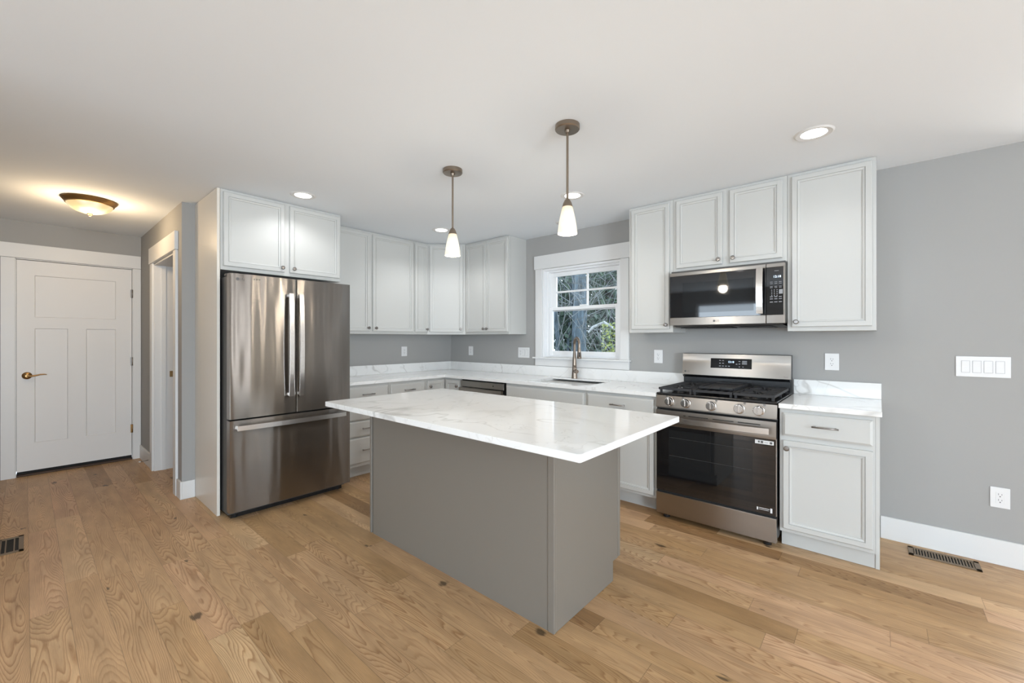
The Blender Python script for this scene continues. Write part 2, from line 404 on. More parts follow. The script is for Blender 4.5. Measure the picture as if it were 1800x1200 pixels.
for i, (a, b) in enumerate(RIGHT_FILL_WIN):
    mb = MB()
    for q in ((a, a + .04, .25, 2.25), (b - .04, b, .25, 2.25), (a, b, .25, .3), (a, b, 2.2, 2.25)): mb.box(RIGHT_X + .05, RIGHT_X + .1, q[0], q[1], q[2], q[3])
    struct(mb.build('window_%d' % (i + 5), m_vinyl))  # frame of an added right-hand window, out of view

for i, (a, b) in enumerate(SIDE_STREAK_WIN):
    mb = MB()
    for q in ((a, a + .03, .25, 2.25), (b - .03, b, .25, 2.25), (a, b, .25, .3), (a, b, 2.2, 2.25)): mb.box(q[0], q[1], .05, .09, q[2], q[3])
    struct(mb.build('window_%d' % (i + 8), m_vinyl))  # frame round an added sidelight, only reflected in the fridge
# baseboards
BB = .145
sbox('baseboard_back', (4.326, 5.04, -.014, 0, 0, BB), m_trim, .002)
struct(MB().box(-.12, .014, YH - .014, YH, 0, BB, .002).box(0, .014, YH, -2.797, 0, BB, .002).build('baseboard_hall', m_trim))
sbox('baseboard_hall_far', (XD, -1.245, YH - .014, YH, 0, BB), m_trim, .002)
sbox('baseboard_entry', (XD, XD + .014, -4.5, -3.89, 0, BB), m_trim, .002)

# entry door (door_1)
d1 = D.objects.new('door_1', None); COL.objects.link(d1); d1['kind'] = 'structure'; SHIFT['door_1'] = Vector((XD, -3.37, 0)); d1.location = (XD, -3.37, 0)
def door_slab(mb, y0, y1, z0, z1, xf, panels):
    """slab facing +x at xf: frame boxes with recessed panels"""
    pr = .007
    mb.box(xf - .04, xf - pr, y0, y1, z0, z1)
    return mb
DY0, DY1, DZ0, DZ1 = -3.781, -2.962, .045, 2.071
dxf = XD - .008
mb = MB(); mb.box(dxf - .04, dxf - .008, DY0, DY1, DZ0, DZ1)
def stile(y0, y1, z0, z1): mb.box(dxf - .009, dxf, y0, y1, z0, z1)
P_ = [(-3.667, -3.089, 1.525, 1.932), (-3.667, -3.443, .308, 1.418), (-3.314, -3.089, .308, 1.418)]
for q in ((DY0, -3.667, DZ0, DZ1), (-3.089, DY1, DZ0, DZ1), (-3.667, -3.089, DZ0, .308), (-3.667, -3.089, 1.418, 1.525), (-3.667, -3.089, 1.932, DZ1), (-3.443, -3.314, .308, 1.418)): stile(*q)
mb.build('door_slab', m_door, d1)
mb = MB()
for q in P_:   # thin sloped bead round each recessed panel
    y0, y1, z0, z1 = q; t = .006
    mb.poly([(dxf, y0, z0), (dxf - .008, y0, z0), (dxf - .008, y0 + t, z0)], (0, 0, z1 - z0))
    mb.poly([(dxf, y1, z0), (dxf - .008, y1, z0), (dxf - .008, y1 - t, z0)], (0, 0, z1 - z0))
    mb.poly([(dxf, y0, z0), (dxf - .008, y0, z0), (dxf - .008, y0, z0 + t)], (0, y1 - y0, 0))
    mb.poly([(dxf, y0, z1), (dxf - .008, y0, z1), (dxf - .008, y0, z1 - t)], (0, y1 - y0, 0))
mb.build('panel_bead', m_door, d1)
mb = MB().box(XD - .06, XD + .004, -3.79, -3.783, 0, 2.083).box(XD - .06, XD + .004, -2.958, -2.953, 0, 2.083).box(XD - .06, XD + .004, -3.79, -2.953, 2.076, 2.083)
mb.build('door_jamb', m_trim, d1)
MB().box(XD - .12, XD - .05, -3.79, -2.953, .046, 2.083).build('door_stop_backing', m_gap, d1)
MB().box(XD - .1, XD + .012, -3.783, -2.958, 0, .018, .004).build('threshold', m_thr, d1)
MB().box(XD - .04, XD - .012, -3.781, -2.962, .019, .044).build('door_sweep', m_gap, d1)
for z in (1.809, 1.069, .336):
    h = MB().lathe([(.007, -.045), (.007, .045)], (XD + .004, -2.957, z), seg=10).box(XD - .003, XD + .0055, -2.972, -2.958, z - .045, z + .045).build('hinge', m_bronze if z < .5 else m_nickel, d1)
lv = MB().lathe([(0, .0), (.034, .0), (.034, .006), (.028, .012), (.014, .016), (.012, .05), (0, .05)], (dxf, -3.716, .962), 'X', 24).build('door_lever', m_bronze, d1)
pts = [(dxf + .045, -3.716, .962), (dxf + .05, -3.69, .958), (dxf + .05, -3.66, .962), (dxf + .048, -3.63, .970), (dxf + .046, -3.6, .970), (dxf + .045, -3.588, .966)]
MB().tube(pts, [.009, .009, .007, .006, .005, .003], 10).build('lever_arm', m_bronze, lv)
# its casing
struct(MB().box(XD, XD + .018, -3.878, -3.79, 0, 2.083, .001).box(XD, XD + .018, -2.953, -2.889, 0, 2.083, .001).build('trim_1', m_trim))
struct(MB().box(XD, XD + .024, -3.91, -2.889, 2.085, 2.222, .002).build('trim_2', m_trim))
# hall doorway casing (trim_3) and jamb
struct(MB().box(-1.24, -1.14, YH - .018, YH, 0, 2.065, .001).box(-.22, -.13, YH - .018, YH, 0, 2.065, .001).build('trim_3', m_trim))
struct(MB().box(-1.25, -.12, YH - .026, YH, 2.066, 2.222, .002).build('trim_4', m_trim))
j = struct(MB().box(-1.14, -1.122, YH - .001, YHB + .001, 0, 2.065).box(-.238, -.22, YH - .001, YHB + .001, 0, 2.065).box(-1.122, -.238, YH - .001, YHB + .001, 2.047, 2.065)
       .box(-1.122, -1.112, YH + .055, YH + .09, 0, 2.047).box(-.248, -.238, YH + .055, YH + .09, 0, 2.047).build('trim_5', m_trim))
MB().box(-1.122, -1.119, -2.765, -2.728, .93, .99, .001).box(-1.1195, -1.1185, -2.758, -2.742, .945, .975).build('strike_plate', m_bronze, j)

# ------------------------------------------------------------------ kitchen window (window_1)
w1 = D.objects.new('window_1', None); COL.objects.link(w1); w1['kind'] = 'structure'; w1.location = (2, 0, WZ0); SHIFT['window_1'] = Vector((2, 0, WZ0))
struct(MB().box(1.442, 1.530, -.02, 0, WZ0, 2.078, .001).box(2.462, 2.548, -.02, 0, WZ0, 2.078, .001).build('trim_6', m_trim))
struct(MB().box(1.427, 2.566, -.026, 0, 2.079, 2.226, .002).build('trim_7', m_trim))
struct(MB().box(1.418, 2.566, -.045, -.0005, 1.100, WZ0, .002).box(1.531, 2.461, -.0005, .05, 1.104, WZ0).build('trim_8', m_trim))
struct(MB().box(1.440, 2.550, -.02, 0, 1.0235, 1.099, .001).build('trim_9', m_trim))
mb = MB().box(1.531, 1.551, 0, .135, WZ0, 2.077).box(2.441, 2.461, 0, .135, WZ0, 2.077).box(1.551, 2.441, 0, .135, 2.057, 2.077).box(1.551, 2.441, .05, .135, WZ0, 1.135)
mb.build('window_frame', m_vinyl, w1)
mb = MB().box(1.552, 1.575, .045, .13, 1.135, 2.057).box(2.417, 2.440, .045, .13, 1.135, 2.057).box(1.575, 2.417, .05, .13, 2.04, 2.057)
mb.build('sash_track', m_vinyl, w1)
up = MB()
SX0, SX1 = 1.576, 2.416
# upper sash (outer track), lower sash (inner track)
for i_, a in enumerate(((SX0, SX0 + .07, 1.656, 1.994), (SX1 - .045, SX1, 1.656, 1.994), (SX0, SX1, 1.995, 2.039), (SX0, SX1, 1.615, 1.655))): up.box(a[0], a[1], .09, .115, a[2], a[3])
up.box(2.024, 2.044, .092, .113, 1.655, 1.995, .003).box(SX0 + .06, SX1 - .04, .0925, .1125, 1.815, 1.835, .003)
us = up.build('upper_sash', m_vinyl, w1)
MB().box(SX0 + .065, SX1 - .04, .101, .104, 1.65, 2.0).build('window_pane', m_glass, us)
lo_ = MB()
for a in ((SX0, SX0 + .045, 1.137, 1.66), (SX1 - .045, SX1, 1.137, 1.66), (SX0 + .045, SX1 - .045, 1.625, 1.66), (SX0 + .045, SX1 - .045, 1.137, 1.185)): lo_.box(a[0], a[1], .055, .085, a[2], a[3], .003)
ls = lo_.build('lower_sash', m_vinyl, w1)
MB().box(SX0 + .04, SX1 - .04, .068, .071, 1.18, 1.63).build('window_pane', m_glass, ls)
MB().box(1.97, 2.06, .045, .062, 1.66, 1.672, .003).build('sash_lock', m_vinyl, w1)

# ------------------------------------------------------------------ cabinets (local frame: x width, front -y, z up)
DOOR_L = [(0, .004), (.004, 0), (.031, 0), (.0316, .006), (.0350, .006), (.0356, .002), (.0455, .005), (.0461, .0115), (.060, .0115)]
SMALL_L = [(0, .003), (.003, 0), (.030, 0), (.032, .003), (.037, .0035), (.040, .007), (.044, .009)]
DRW_L = [(0, .007), (.012, 0)]
def knob_on(door, x, z, yf):
    MB().lathe([(0, 0), (.008, 0), (.0055, .006), (.005, .012), (.012, .017), (.0155, .022), (.0155, .026), (.011, .030), (0, .031)], (x, yf, z), '-Y', 20).build('knob', m_nickel, door)
def pull_on(front, xc, z, yf, ln=.128):
    MB().tube([(xc - ln / 2, yf - .03, z), (xc + ln / 2, yf - .03, z)], .005, 10).tube([(xc - ln * .38, yf + .0, z), (xc - ln * .38, yf - .03, z)], .004, 8).tube([(xc + ln * .38, yf, z), (xc + ln * .38, yf - .03, z)], .004, 8).build('bar_pull', m_nickel, front)
def cab_door(root, x0, x1, z0, z1, yf, knob=None, loops=None, name='door'):
    d = MB().panel(x0, x1, z0, z1, yf, .019, loops or DOOR_L).build(name, m_cab, root)
    if knob: knob_on(d, knob[0], knob[1], yf)
    return d
def cab_drawer(root, x0, x1, z0, z1, yf, pull=True, name='drawer'):
    d = MB().panel(x0, x1, z0, z1, yf, .019, DRW_L).build(name, m_cab, root)
    if pull: pull_on(d, (x0 + x1) / 2, (z0 + z1) / 2 + .005, yf)
    return d
def wall_cab(loc, rz, w, depth, z0, label, doors, z1=2.438, group=None):
    """doors [(x0,x1,knob side)]"""
    t = thing('wall_cabinet', label, 'cabinet', (loc[0], loc[1], z0), rz, group, world=False)
    h = z1 - z0
    MB().box(.0005, w - .0005, -depth + .018, -.001, 0, h).panel(.0005, w - .0005, 0, h, -depth, .02, [(0, .001), (.001, 0)]).build('body', m_cab, t)
    for x0, x1, ks in doors:
        kx = x0 + .028 if ks == 'l' else x1 - .022
        cab_door(t, x0, x1, .028, h - .022, -depth - .0195, (kx, .062))
    return t
UB = 1.368; UD = .295
wall_cab((2.684, 0), 0, .378, UD, UB, 'tall narrow single-door grey-white wall cabinet between the window and the microwave', [(.028, .353, 'r')], group='wall cabinets')
t = wall_cab((3.063, 0), 0, .780, UD, 1.848, 'short two-door wall cabinet directly above the microwave', [(.029, .370, 'r'), (.420, .753, 'l')], group='wall cabinets')
wall_cab((3.844, 0), 0, .463, UD, UB, 'large single-door wall cabinet at the right end, right of the microwave', [(.026, .443, 'l')], group='wall cabinets')
wall_cab((.6105, 0), 0, .6865, UD, UB, 'two-door wall cabinet left of the window, next to the corner', [(.022, .349, 'r'), (.353, .678, 'l')], group='wall cabinets')
r90 = math.pi / 2
wall_cab((0, -1.842), r90, 1.038, .285, UB, 'wide two-door wall cabinet beside the refrigerator on the left wall', [(.015, .477, 'r'), (.512, 1.024, 'l')], group='wall cabinets')
wall_cab((0, -.803), r90, .192, .285, UB, 'narrow single-door wall cabinet just left of the corner cabinet', [(.010, .190 - .002, 'r')], group='wall cabinets')
# diagonal corner wall cabinet
t = thing('wall_cabinet', 'diagonal corner wall cabinet with one door facing across the corner', 'cabinet', (0, 0, UB), 0, 'wall cabinets')
c0 = (.286, -.6095); c1 = (.6095, -.296)
MB().poly([(.001, -.001, UB), (.001, -.6095, UB), (c0[0], c0[1], UB), (c1[0], c1[1], UB), (.6095, -.001, UB)], (0, 0, 2.438 - UB)).build('body', m_cab, t)
dl = math.hypot(c1[0] - c0[0], c1[1] - c0[1]); ang = math.atan2(c1[1] - c0[1], c1[0] - c0[0])
Td = Matrix.Translation((c0[0], c0[1], UB)) @ Matrix.Rotation(ang, 4, 'Z')
d = MB().panel(.030, dl - .030, .028, 1.048, -.0205, .019, DOOR_L).xf(Td).build('door', m_cab, t)
MB().lathe([(0, 0), (.008, 0), (.0055, .006), (.005, .012), (.012, .017), (.0155, .022), (.0155, .026), (.011, .030), (0, .031)], (dl - .055, -.0205, .062), '-Y', 20).xf(Td).build('knob', m_nickel, d)
# over-refrigerator cabinet
wall_cab((0, -2.7745), r90, .931, .615, 1.834, 'deep two-door cabinet over the refrigerator', [(.016, .446, 'r'), (.486, .917, 'l')], group='wall cabinets')
# tall side panel
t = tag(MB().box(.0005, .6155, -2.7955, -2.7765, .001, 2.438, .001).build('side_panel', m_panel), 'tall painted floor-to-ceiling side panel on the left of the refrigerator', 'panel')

# base cabinets
BZ = .883; BF = -.612; BFF = -.632; KICK = -.535
def base_cab(loc, rz, w, label, group='base cabinets'):
    t = thing('base_cabinet', label, 'cabinet', (loc[0], loc[1], 0), rz, group, world=False)
    MB().box(.0005, w - .0005, BF + .018, -.001, .112, BZ).panel(.0005, w - .0005, .112, BZ, BF, .02, [(0, .001), (.001, 0)]).build('body', m_cab, t)
    MB().box(.0005, w - .0005, KICK, -.02, .0015, .1125).build('toe_kick', m_cab, t)
    return t
t = base_cab((3.846, 0), 0, .458, 'grey-white base cabinet right of the range, one drawer over one door')
cab_drawer(t, .020, .447, .715, .858, BFF); d = cab_door(t, .020, .447, .137, .685, BFF, (.042, .640))
tag(MB().poly([(4.3045, -.001, .0015), (4.3045, -.540, .0015), (4.3045, -.540, .113), (4.3045, -.611, .113), (4.3045, -.611, BZ), (4.3045, -.001, BZ)], (.018, 0, 0)).build('end_panel', m_cab), 'white floor-length end panel closing the right side of the base cabinets', 'panel')
t = base_cab((2.446, 0), 0, .613, 'base cabinet immediately left of the range, one drawer above a door')
cab_drawer(t, .020, .594, .715, .858, BFF); cab_door(t, .020, .594, .137, .685, BFF)
t = base_cab((1.540, 0), 0, .905, 'wide sink base cabinet with a plain false drawer front under the sink')
cab_drawer(t, .012, .893, .700, .858, BFF, pull=False, name='false_front')
cab_door(t, .012, .449, .137, .672, BFF); cab_door(t, .456, .893, .137, .672, BFF)
# left run base cabinets (face +x)
t = base_cab((0, -1.842), r90, .497, 'base cabinet with stacked drawers right beside the refrigerator')
for z0, z1 in ((.712, .858), (.548, .704), (.392, .540), (.142, .384)): cab_drawer(t, .030, .486, z0, z1, BFF)
t = base_cab((0, -1.344), r90, .455, 'base cabinet with a top drawer, just left of the folding-door corner cabinet')
cab_drawer(t, .016, .440, .712, .858, BFF); cab_door(t, .016, .440, .137, .685, BFF)
# corner lazy-susan cabinet
t = thing('base_cabinet', 'L-shaped corner base cabinet with two small doors folding into the corner', 'cabinet', (0, 0, 0), 0, 'base cabinets')
MB().poly([(.001, -.001, .112), (.001, -.888, .112), (.612, -.888, .112), (.612, -.612, .112), (.880, -.612, .112), (.880, -.001, .112)], (0, 0, BZ - .112)).build('body', m_cab, t)
MB().poly([(.001, -.001, .0015), (.001, -.888, .0015), (.535, -.888, .0015), (.535, -.535, .0015), (.880, -.535, .0015), (.880, -.001, .0015)], (0, 0, .111)).build('toe_kick', m_cab, t)
d = MB().panel(.640, .868, .137, .862, BFF, .019, DOOR_L).build('door', m_cab, t); knob_on(d, .842, .80, BFF)
Tb = Matrix.Rotation(r90, 4, 'Z')
d = MB().panel(-.870, -.640, .137, .862, BFF, .019, DOOR_L).xf(Tb).build('door', m_cab, t)
MB().lathe([(0, 0), (.008, 0), (.0055, .006), (.005, .012), (.012, .017), (.0155, .022), (.0155, .026), (.011, .030), (0, .031)], (-.842, BFF, .80), '-Y', 20).xf(Tb).build('knob', m_nickel, d)

# dishwasher
t = thing('dishwasher', 'stainless steel built-in dishwasher under the counter near the corner', 'dishwasher', (1.2, -.3, 0))
MB().box(.886, 1.534, -.60, -.03, .10, .876).build('body', m_gap, t)
MB().box(.90, 1.52, -.54, -.05, .0015, .10).build('toe_kick', m_gap, t)
MB().box(.893, 1.522, -.632, -.601, .805, .868, .003, 2).build('control_panel', m_dw, t)
MB().box(.893, 1.522, -.632, -.601, .13, .765, .004, 2).build('front_panel', m_dw, t)
MB().poly([(.900, -.632, .800), (.900, -.665, .796), (.900, -.668, .762), (.900, -.660, .757), (.900, -.635, .765)], (.615, 0, 0)).build('pocket_handle', m_steel, t)
MB().lathe([(0, 0), (.006, 0), (.006, .002), (0, .002)], (1.38, -.632, .838), '-Y', 12).build('button', m_black, t)

# countertops
CT, CB, CF = .914, .8845, -.642
def slab(mb, pts, z0, z1, bev=.003):
    n0 = len(mb.bm.edges); mb.poly([(x, y, z0) for x, y in pts], (0, 0, z1 - z0)); return mb
SKX0, SKX1, SKY0, SKY1 = 1.745, 2.415, -.555, -.115
mb = MB()
# L top as strips round the sink cutout
for a in ((.001, .645, -1.842, -.645), (.001, SKX0, -.645, -.001), (SKX1, 3.063, -.645, -.001), (SKX0, SKX1, -.645, SKY0)):
    mb.box(a[0], a[1], a[2], a[3], CB, CT)
mb.box(SKX0, SKX1, SKY1, -.001, CT - .012, CT)
bmesh.ops.remove_doubles(mb.bm, verts=mb.bm.verts, dist=1e-5)
t = tag(mb.build('countertop', m_quartz), 'L-shaped white veined quartz countertop running round the corner under the window', 'countertop')
MB().box(.022, 3.060, -.0205, -.001, CT + .0005, 1.0195, .001).build('backsplash', m_quartz, t)
MB().box(.001, .021, -1.842, -.001, CT + .0005, 1.0195, .001).build('backsplash', m_quartz, t)
t = tag(MB().box(3.8445, 4.332, -.645, -.001, CB, CT, .002).build('countertop', m_quartz), 'short white quartz countertop right of the range', 'countertop')
MB().box(3.8445, 4.331, -.0205, -.001, CT + .0005, 1.0195, .001).build('backsplash', m_quartz, t)

# sink + faucet
t = thing('kitchen_sink', 'undermount stainless steel sink below the window', 'sink', (2.08, -.3, CB - .2))
def bowl(x0, x1, y0, y1, zt, zb, mb):
    r = .0
    mb.box(x0 - .012, x0, y0 - .012, y1 + .012, zb, zt); mb.box(x1, x1 + .012, y0 - .012, y1 + .012, zb, zt)
    mb.box(x0, x1, y0 - .012, y0, zb, zt); mb.box(x0, x1, y1, y1 + .012, zb, zt); mb.box(x0 - .012, x1 + .012, y0 - .012, y1 + .012, zb - .01, zb)
    return mb
bowl(SKX0 - .004, SKX1 + .004, SKY0 - .004, SKY1 + .004, CB - .001, .70, MB()).build('bowl', m_sink, t)
MB().lathe([(0, .0), (.045, 0), (.045, .004), (.03, .006), (0, .004)], (2.08, -.30, .7005), seg=20).build('drain', m_chrome, t)
fx, fy = 1.985, -.072
t = thing('kitchen_faucet', 'bronze-nickel gooseneck pull-down faucet standing behind the sink', 'faucet', (fx, fy, CT))
MB().lathe([(.0305, 0), (.0295, .01), (.026, .06), (.021, .13), (.0165, .22), (.0145, .26)], (fx, fy, CT + .0005), seg=24).build('faucet_body', m_faucet, t)
FD = Vector((.80, -.6, 0)).normalized()
pth = []; rad = .066
base = Vector((fx, fy, CT + .26))
for k in range(3): pth.append(base + Vector((0, 0, .02 * k)))
cz = base + Vector((0, 0, .085))
for k in range(0, 15):
    a = math.pi - k * math.pi * 1.0 / 14
    pth.append(cz + FD * (rad + rad * math.cos(a)) + Vector((0, 0, rad * math.sin(a))))
pth.append(pth[-1] + Vector((0, 0, -.03)))
MB().tube(pth, .0135, 14).build('spout', m_faucet, t)
e = pth[-1]
sh = MB().lathe([(.0135, 0), (.0165, -.02), (.018, -.05), (.0235, -.105), (.022, -.109), (0, -.109)], e, seg=20).build('spray_head', m_faucet, t)
MB().box(-.006, .006, -.003, .003, -.09, -.045, .002).xf(Matrix.Translation(e + Vector((.0125, -.0165, 0)))@Matrix.Rotation(.6, 4, 'Z')).build('spray_button', m_black, sh)
hd = MB().tube([Vector((fx, fy, CT + .075)), Vector((fx + .03, fy - .022, CT + .075)), Vector((fx + .055, fy - .04, CT + .075))], .018, 14).build('lever_base', m_faucet, t)
MB().tube([Vector((fx + .045, fy - .034, CT + .08)), Vector((fx + .02, fy - .04, CT + .135))], [.011, .008], 10, ).build('lever', m_faucet, hd)

# ------------------------------------------------------------------ island
t = thing('kitchen_island', 'warm grey kitchen island base with plain flat panels', 'kitchen island', (2.46, -1.87, 0))
IX0, IX1, IY0, IY1 = 1.700, 3.230, -2.188, -1.553
IT = .8835
MB().box(IX0 + .012, IX1 - .012, IY0 + .012, -1.632, .0015, IT).box(IX0 + .012, IX1 - .012, -1.632, IY1 - .022, .112, IT).build('body', m_island, t)
MB().box(IX0 + .036, IX1 - .036, IY0 + .004, IY0 + .012, .0015, IT).build('back_panel', m_island, t)
MB().box(IX1 - .012, IX1 - .003, IY0 + .020, -1.632, .0015, IT).box(IX1 - .012, IX1 - .003, -1.632, -1.578, .108, IT).build('end_panel', m_island, t)
MB().box(IX0 + .003, IX0 + .012, IY0 + .020, -1.632, .0015, IT).box(IX0 + .003, IX0 + .012, -1.632, -1.578, .108, IT).build('end_panel', m_island, t)
MB().box(IX1 - .036, IX1, IY0, IY0 + .020, .0015, IT, .003, 2).build('corner_strip', m_island, t)
MB().box(IX0, IX0 + .020, IY0, IY0 + .020, .0015, IT, .003, 2).build('corner_strip', m_island, t)
MB().box(IX1 - .020, IX1, -1.5765, IY1, .112, IT, .002).build('face_frame', m_island, t)
MB().box(IX0, IX0 + .020, -1.5765, IY1, .112, IT, .002).build('face_frame', m_island, t)
Tf = Matrix.Translation((IX1 - .02, IY1 - .022, 0)) @ Matrix.Rotation(math.pi, 4, 'Z')
for k in range(3):
    x0 = .01 + k * .498
    d = MB().panel(x0, x0 + .488, .715, .865, -.042, .019, DRW_L).xf(Tf).build('drawer', m_island, t)
    d = MB().panel(x0, x0 + .488, .137, .700, -.042, .019, DOOR_L).xf(Tf).build('door', m_island, t)
mb = MB(); mb.box(1.636, 3.539, -2.469, -1.500, CB, CT)
ve = [e_ for e_ in mb.bm.edges if abs(e_.verts[0].co.z - e_.verts[1].co.z) > .01]
bmesh.ops.bevel(mb.bm, geom=ve, offset=.012, segments=4, affect='EDGES', profile=.5)
he = [e_ for e_ in mb.bm.edges if abs(e_.verts[0].co.z - e_.verts[1].co.z) < .001 and len({round(f.normal.z) for f in e_.link_faces}) == 2]
bmesh.ops.bevel(mb.bm, geom=he, offset=.002, segments=1, affect='EDGES')
tag(mb.build('countertop', m_quartz), 'polished white quartz slab overhanging the kitchen island', 'countertop')

# ------------------------------------------------------------------ refrigerator
t = thing('refrigerator', 'stainless steel french-door refrigerator with bottom freezer', 'refrigerator', (.4, -2.326, 0))
FY0, FY1, FX = -2.772, -1.866, .826
MB().box(.03, .745, FY0 + .01, FY1 - .01, .03, 1.775, .004).build('body', m_dgrey, t)
MB().box(.20, .735, FY0 + .03, FY1 - .03, .0015, .03).build('base_grille', m_black, t)
MB().box(.745, .758, FY0 + .016, FY1 - .016, .066, 1.770).build('door_gasket', m_gap, t)
def fdoor(name, y0, y1, z0, z1):
    """door skin slightly bowed outwards"""
    mb = MB(); n = 64; ring = []
    for k in range(n + 1):
        y = y0 + (y1 - y0) * k / n; u = 2 * k / n - 1; e_ = .0008 * max(0, abs(u) - .97) / .03
        ring.append((FX + .004 * (1 - u * u) - e_, y))
    prof = [(.760, y0)] + [(x, y) for x, y in ring] + [(.760, y1)]
    mb.poly([(x, y, z0) for x, y in prof], (0, 0, z1 - z0))
    return mb.build(name, m_fridge, t)
SPY, SPZ = -2.3155, .731
dl_ = fdoor('door', FY0, SPY - .0025, SPZ + .006, 1.787); dr_ = fdoor('door', SPY + .0025, FY1, SPZ + .006, 1.787)
fz = fdoor('freezer_drawer', FY0, FY1, .066, SPZ - .006)
def bowed(p0, p1, out, bow, w, h, up, n=14):
    p0, p1, out = Vector(p0), Vector(p1), Vector(out); pts = []
    for k in range(n + 1):
        s_ = k / n; pts.append(p0.lerp(p1, s_) + out * bow * (1 - (2 * s_ - 1) ** 2))
    return MB().tube(pts, 0, sq=(w, h, up))
for dd, y in ((dl_, -2.369), (dr_, -2.2925)):
    mb = bowed((FX + .040, y, .87), (FX + .040, y, 1.668), (1, 0, 0), .018, .032, .012, (1, 0, 0))
    for z in (.885, 1.652): mb.box(FX - .002, FX + .044, y - .011, y + .011, z - .012, z + .012, .003)
    mb.build('handle', m_steelv, dd)
mb = bowed((FX + .042, -2.735, .675), (FX + .042, -1.925, .675), (1, 0, 0), .016, .034, .014, (1, 0, 0))
for y in (-2.72, -1.94): mb.box(FX - .002, FX + .046, y - .012, y + .012, .664, .688, .003)
mb.build('handle', m_steelv, fz)
for y in (FY0 + .03, FY1 - .03): MB().box(.70, .800, y - .022, y + .022, 1.776, 1.786).box(.70, .744, y - .03, y + .03, 1.775, 1.792, .003).build('hinge_cover', m_dgrey, t)
MB().lathe([(0, 0), (.011, 0), (.011, .001), (0, .001)], (FX + .002, -2.722, 1.748), 'X', 20).build('logo_disc', m_logo, dl_)
text('logo_lettering', 'LG', .024, m_logo, dl_, on_right(FX + .0032, -2.692, 1.748))
for k, y in enumerate((-2.615, -2.598, -2.581)): MB().lathe([(0, 0), (.005, 0), (.005, .001), (0, .001)], (FX + .0035, y, 1.755), 'X', 10).build('indicator', m_logo, dl_)
for y in (FY0 + .06, FY1 - .06): MB().lathe([(0, 0), (.018, 0), (.018, .06), (0, .06)], (.775 - .05, y, .0015), seg=14).build('foot', m_black, t)

# ------------------------------------------------------------------ range
t = thing('gas_range', 'freestanding stainless steel gas range with five front knobs', 'range', (3.452, -.33, 0))
RX0, RX1, RF = 3.068, 3.838, -.656
MB().box(RX0 + .002, RX1 - .002, RF + .05, -.03, .055, .905).build('body', m_dgrey, t)
MB().box(RX0 + .004, RX1 - .001, RF + .025, RF + .05, .07, .80).build('side_trim', m_black, t)
MB().box(RX0, RX1, RF + .008, -.085, .905, .9205, .005, 2).build('cooktop', m_black, t)
# control panel: slightly leaning face
cp = MB().poly([(RX0, RF, .812), (RX0, RF + .0, .820), (RX0, RF + .018, .900), (RX0, RF + .028, .9045), (RX0, RF + .05, .9045), (RX0, RF + .05, .812)], (RX1 - RX0, 0, 0)).build('control_panel', m_steel, t)
for i, (kx, kz) in enumerate(((3.168, .862), (3.283, .860), (3.452, .858), (3.625, .858), (3.738, .858))):
    yk = RF + .006
    m_kn = m_knob; kb = MB().lathe([(0, 0), (.0335, 0), (.0335, .007), (.0305, .009), (.030, .012), (.028, .030), (.025, .033), (0, .033)], (kx, yk, kz), '-Y', 32).build('knob', m_knob, cp)
    MB().box(kx - .0045, kx + .0045, yk - .040, yk - .030, kz - .020, kz + .022, .002).build('knob_grip', m_steelv, kb)
    sx = kx - .024 if i < 2 else kx + .030
    MB().box(sx - .006, sx - .001, RF + .0135, RF + .0145, kz + .033, kz + .041).box(sx + .001, sx + .006, RF + .0135, RF + .0145, kz + .033, kz + .041).box(sx - .006, sx + .006, RF + .012, RF + .0128, kz + .027, kz + .029).build('burner_mark', m_logo, cp)
# oven door
od = MB().box(RX0 + .003, RX1 - .003, RF + .002, RF + .024, .205, .800, .003).build('oven_door', m_black, t)
band = MB().poly([(RX0 + .003, RF, .684), (RX0 + .003, RF - .002, .700), (RX0 + .003, RF - .002, .775), (RX0 + .003, RF + .010, .797), (RX0 + .003, RF + .0015, .797), (RX0 + .003, RF + .0015, .684)][:3] + [(RX0 + .003, RF - .001, .795), (RX0 + .003, RF + .0015, .795), (RX0 + .003, RF + .0015, .684)], (RX1 - RX0 - .006, 0, 0)).build('door_band', m_steel, od)
mb = MB()
for a, b_ in ((.20, .215), (.235, .365), (.395, .525), (.55, .68)): mb.box(RX0 + a, RX0 + b_, RF - .0026, RF - .0018, .766, .771)
mb.build('vent_slot', m_gap, band)
MB().box(RX0 + .006, RX1 - .006, RF - .0005, RF + .0018, .207, .683).build('door_glass', m_bglass, od)
g = MB().box(RX0 + .095, RX0 + .635, RF - .0012, RF - .0004, .330, .655).build('oven_window', m_oglass, od)
MB().box(RX0 + .099, RX0 + .631, RF - .0016, RF - .0013, .470, .472).box(RX0 + .099, RX0 + .631, RF - .0016, RF - .0013, .60, .602).build('rack_line', m_rack, g)
MB().box(RX1 - .0045, RX1 - .0015, RF + .0, RF + .024, .205, .69).build('door_edge_trim', m_steelv, od)
mb = bowed((RX0 + .055, RF - .048, .740), (RX1 - .035, RF - .048, .740), (0, -1, 0), .012, .036, .013, (0, -1, 0))
for x in (RX0 + .075, RX1 - .055): mb.box(x - .014, x + .014, RF - .05, RF - .001, .727, .750, .003)
mb.build('handle', m_steelv, od)
st = MB().box(3.718, 3.822, RF - .0016, RF - .0006, .648, .672).build('sticker', m_label, od)
MB().box(3.735, 3.745, RF - .0021, RF - .0017, .655, .667).box(3.750, 3.764, RF - .0021, RF - .0017, .653, .668).box(3.770, 3.790, RF - .0021, RF - .0017, .658, .660).box(3.800, 3.814, RF - .0021, RF - .0017, .653, .667).build('sticker_print', m_logo, st)
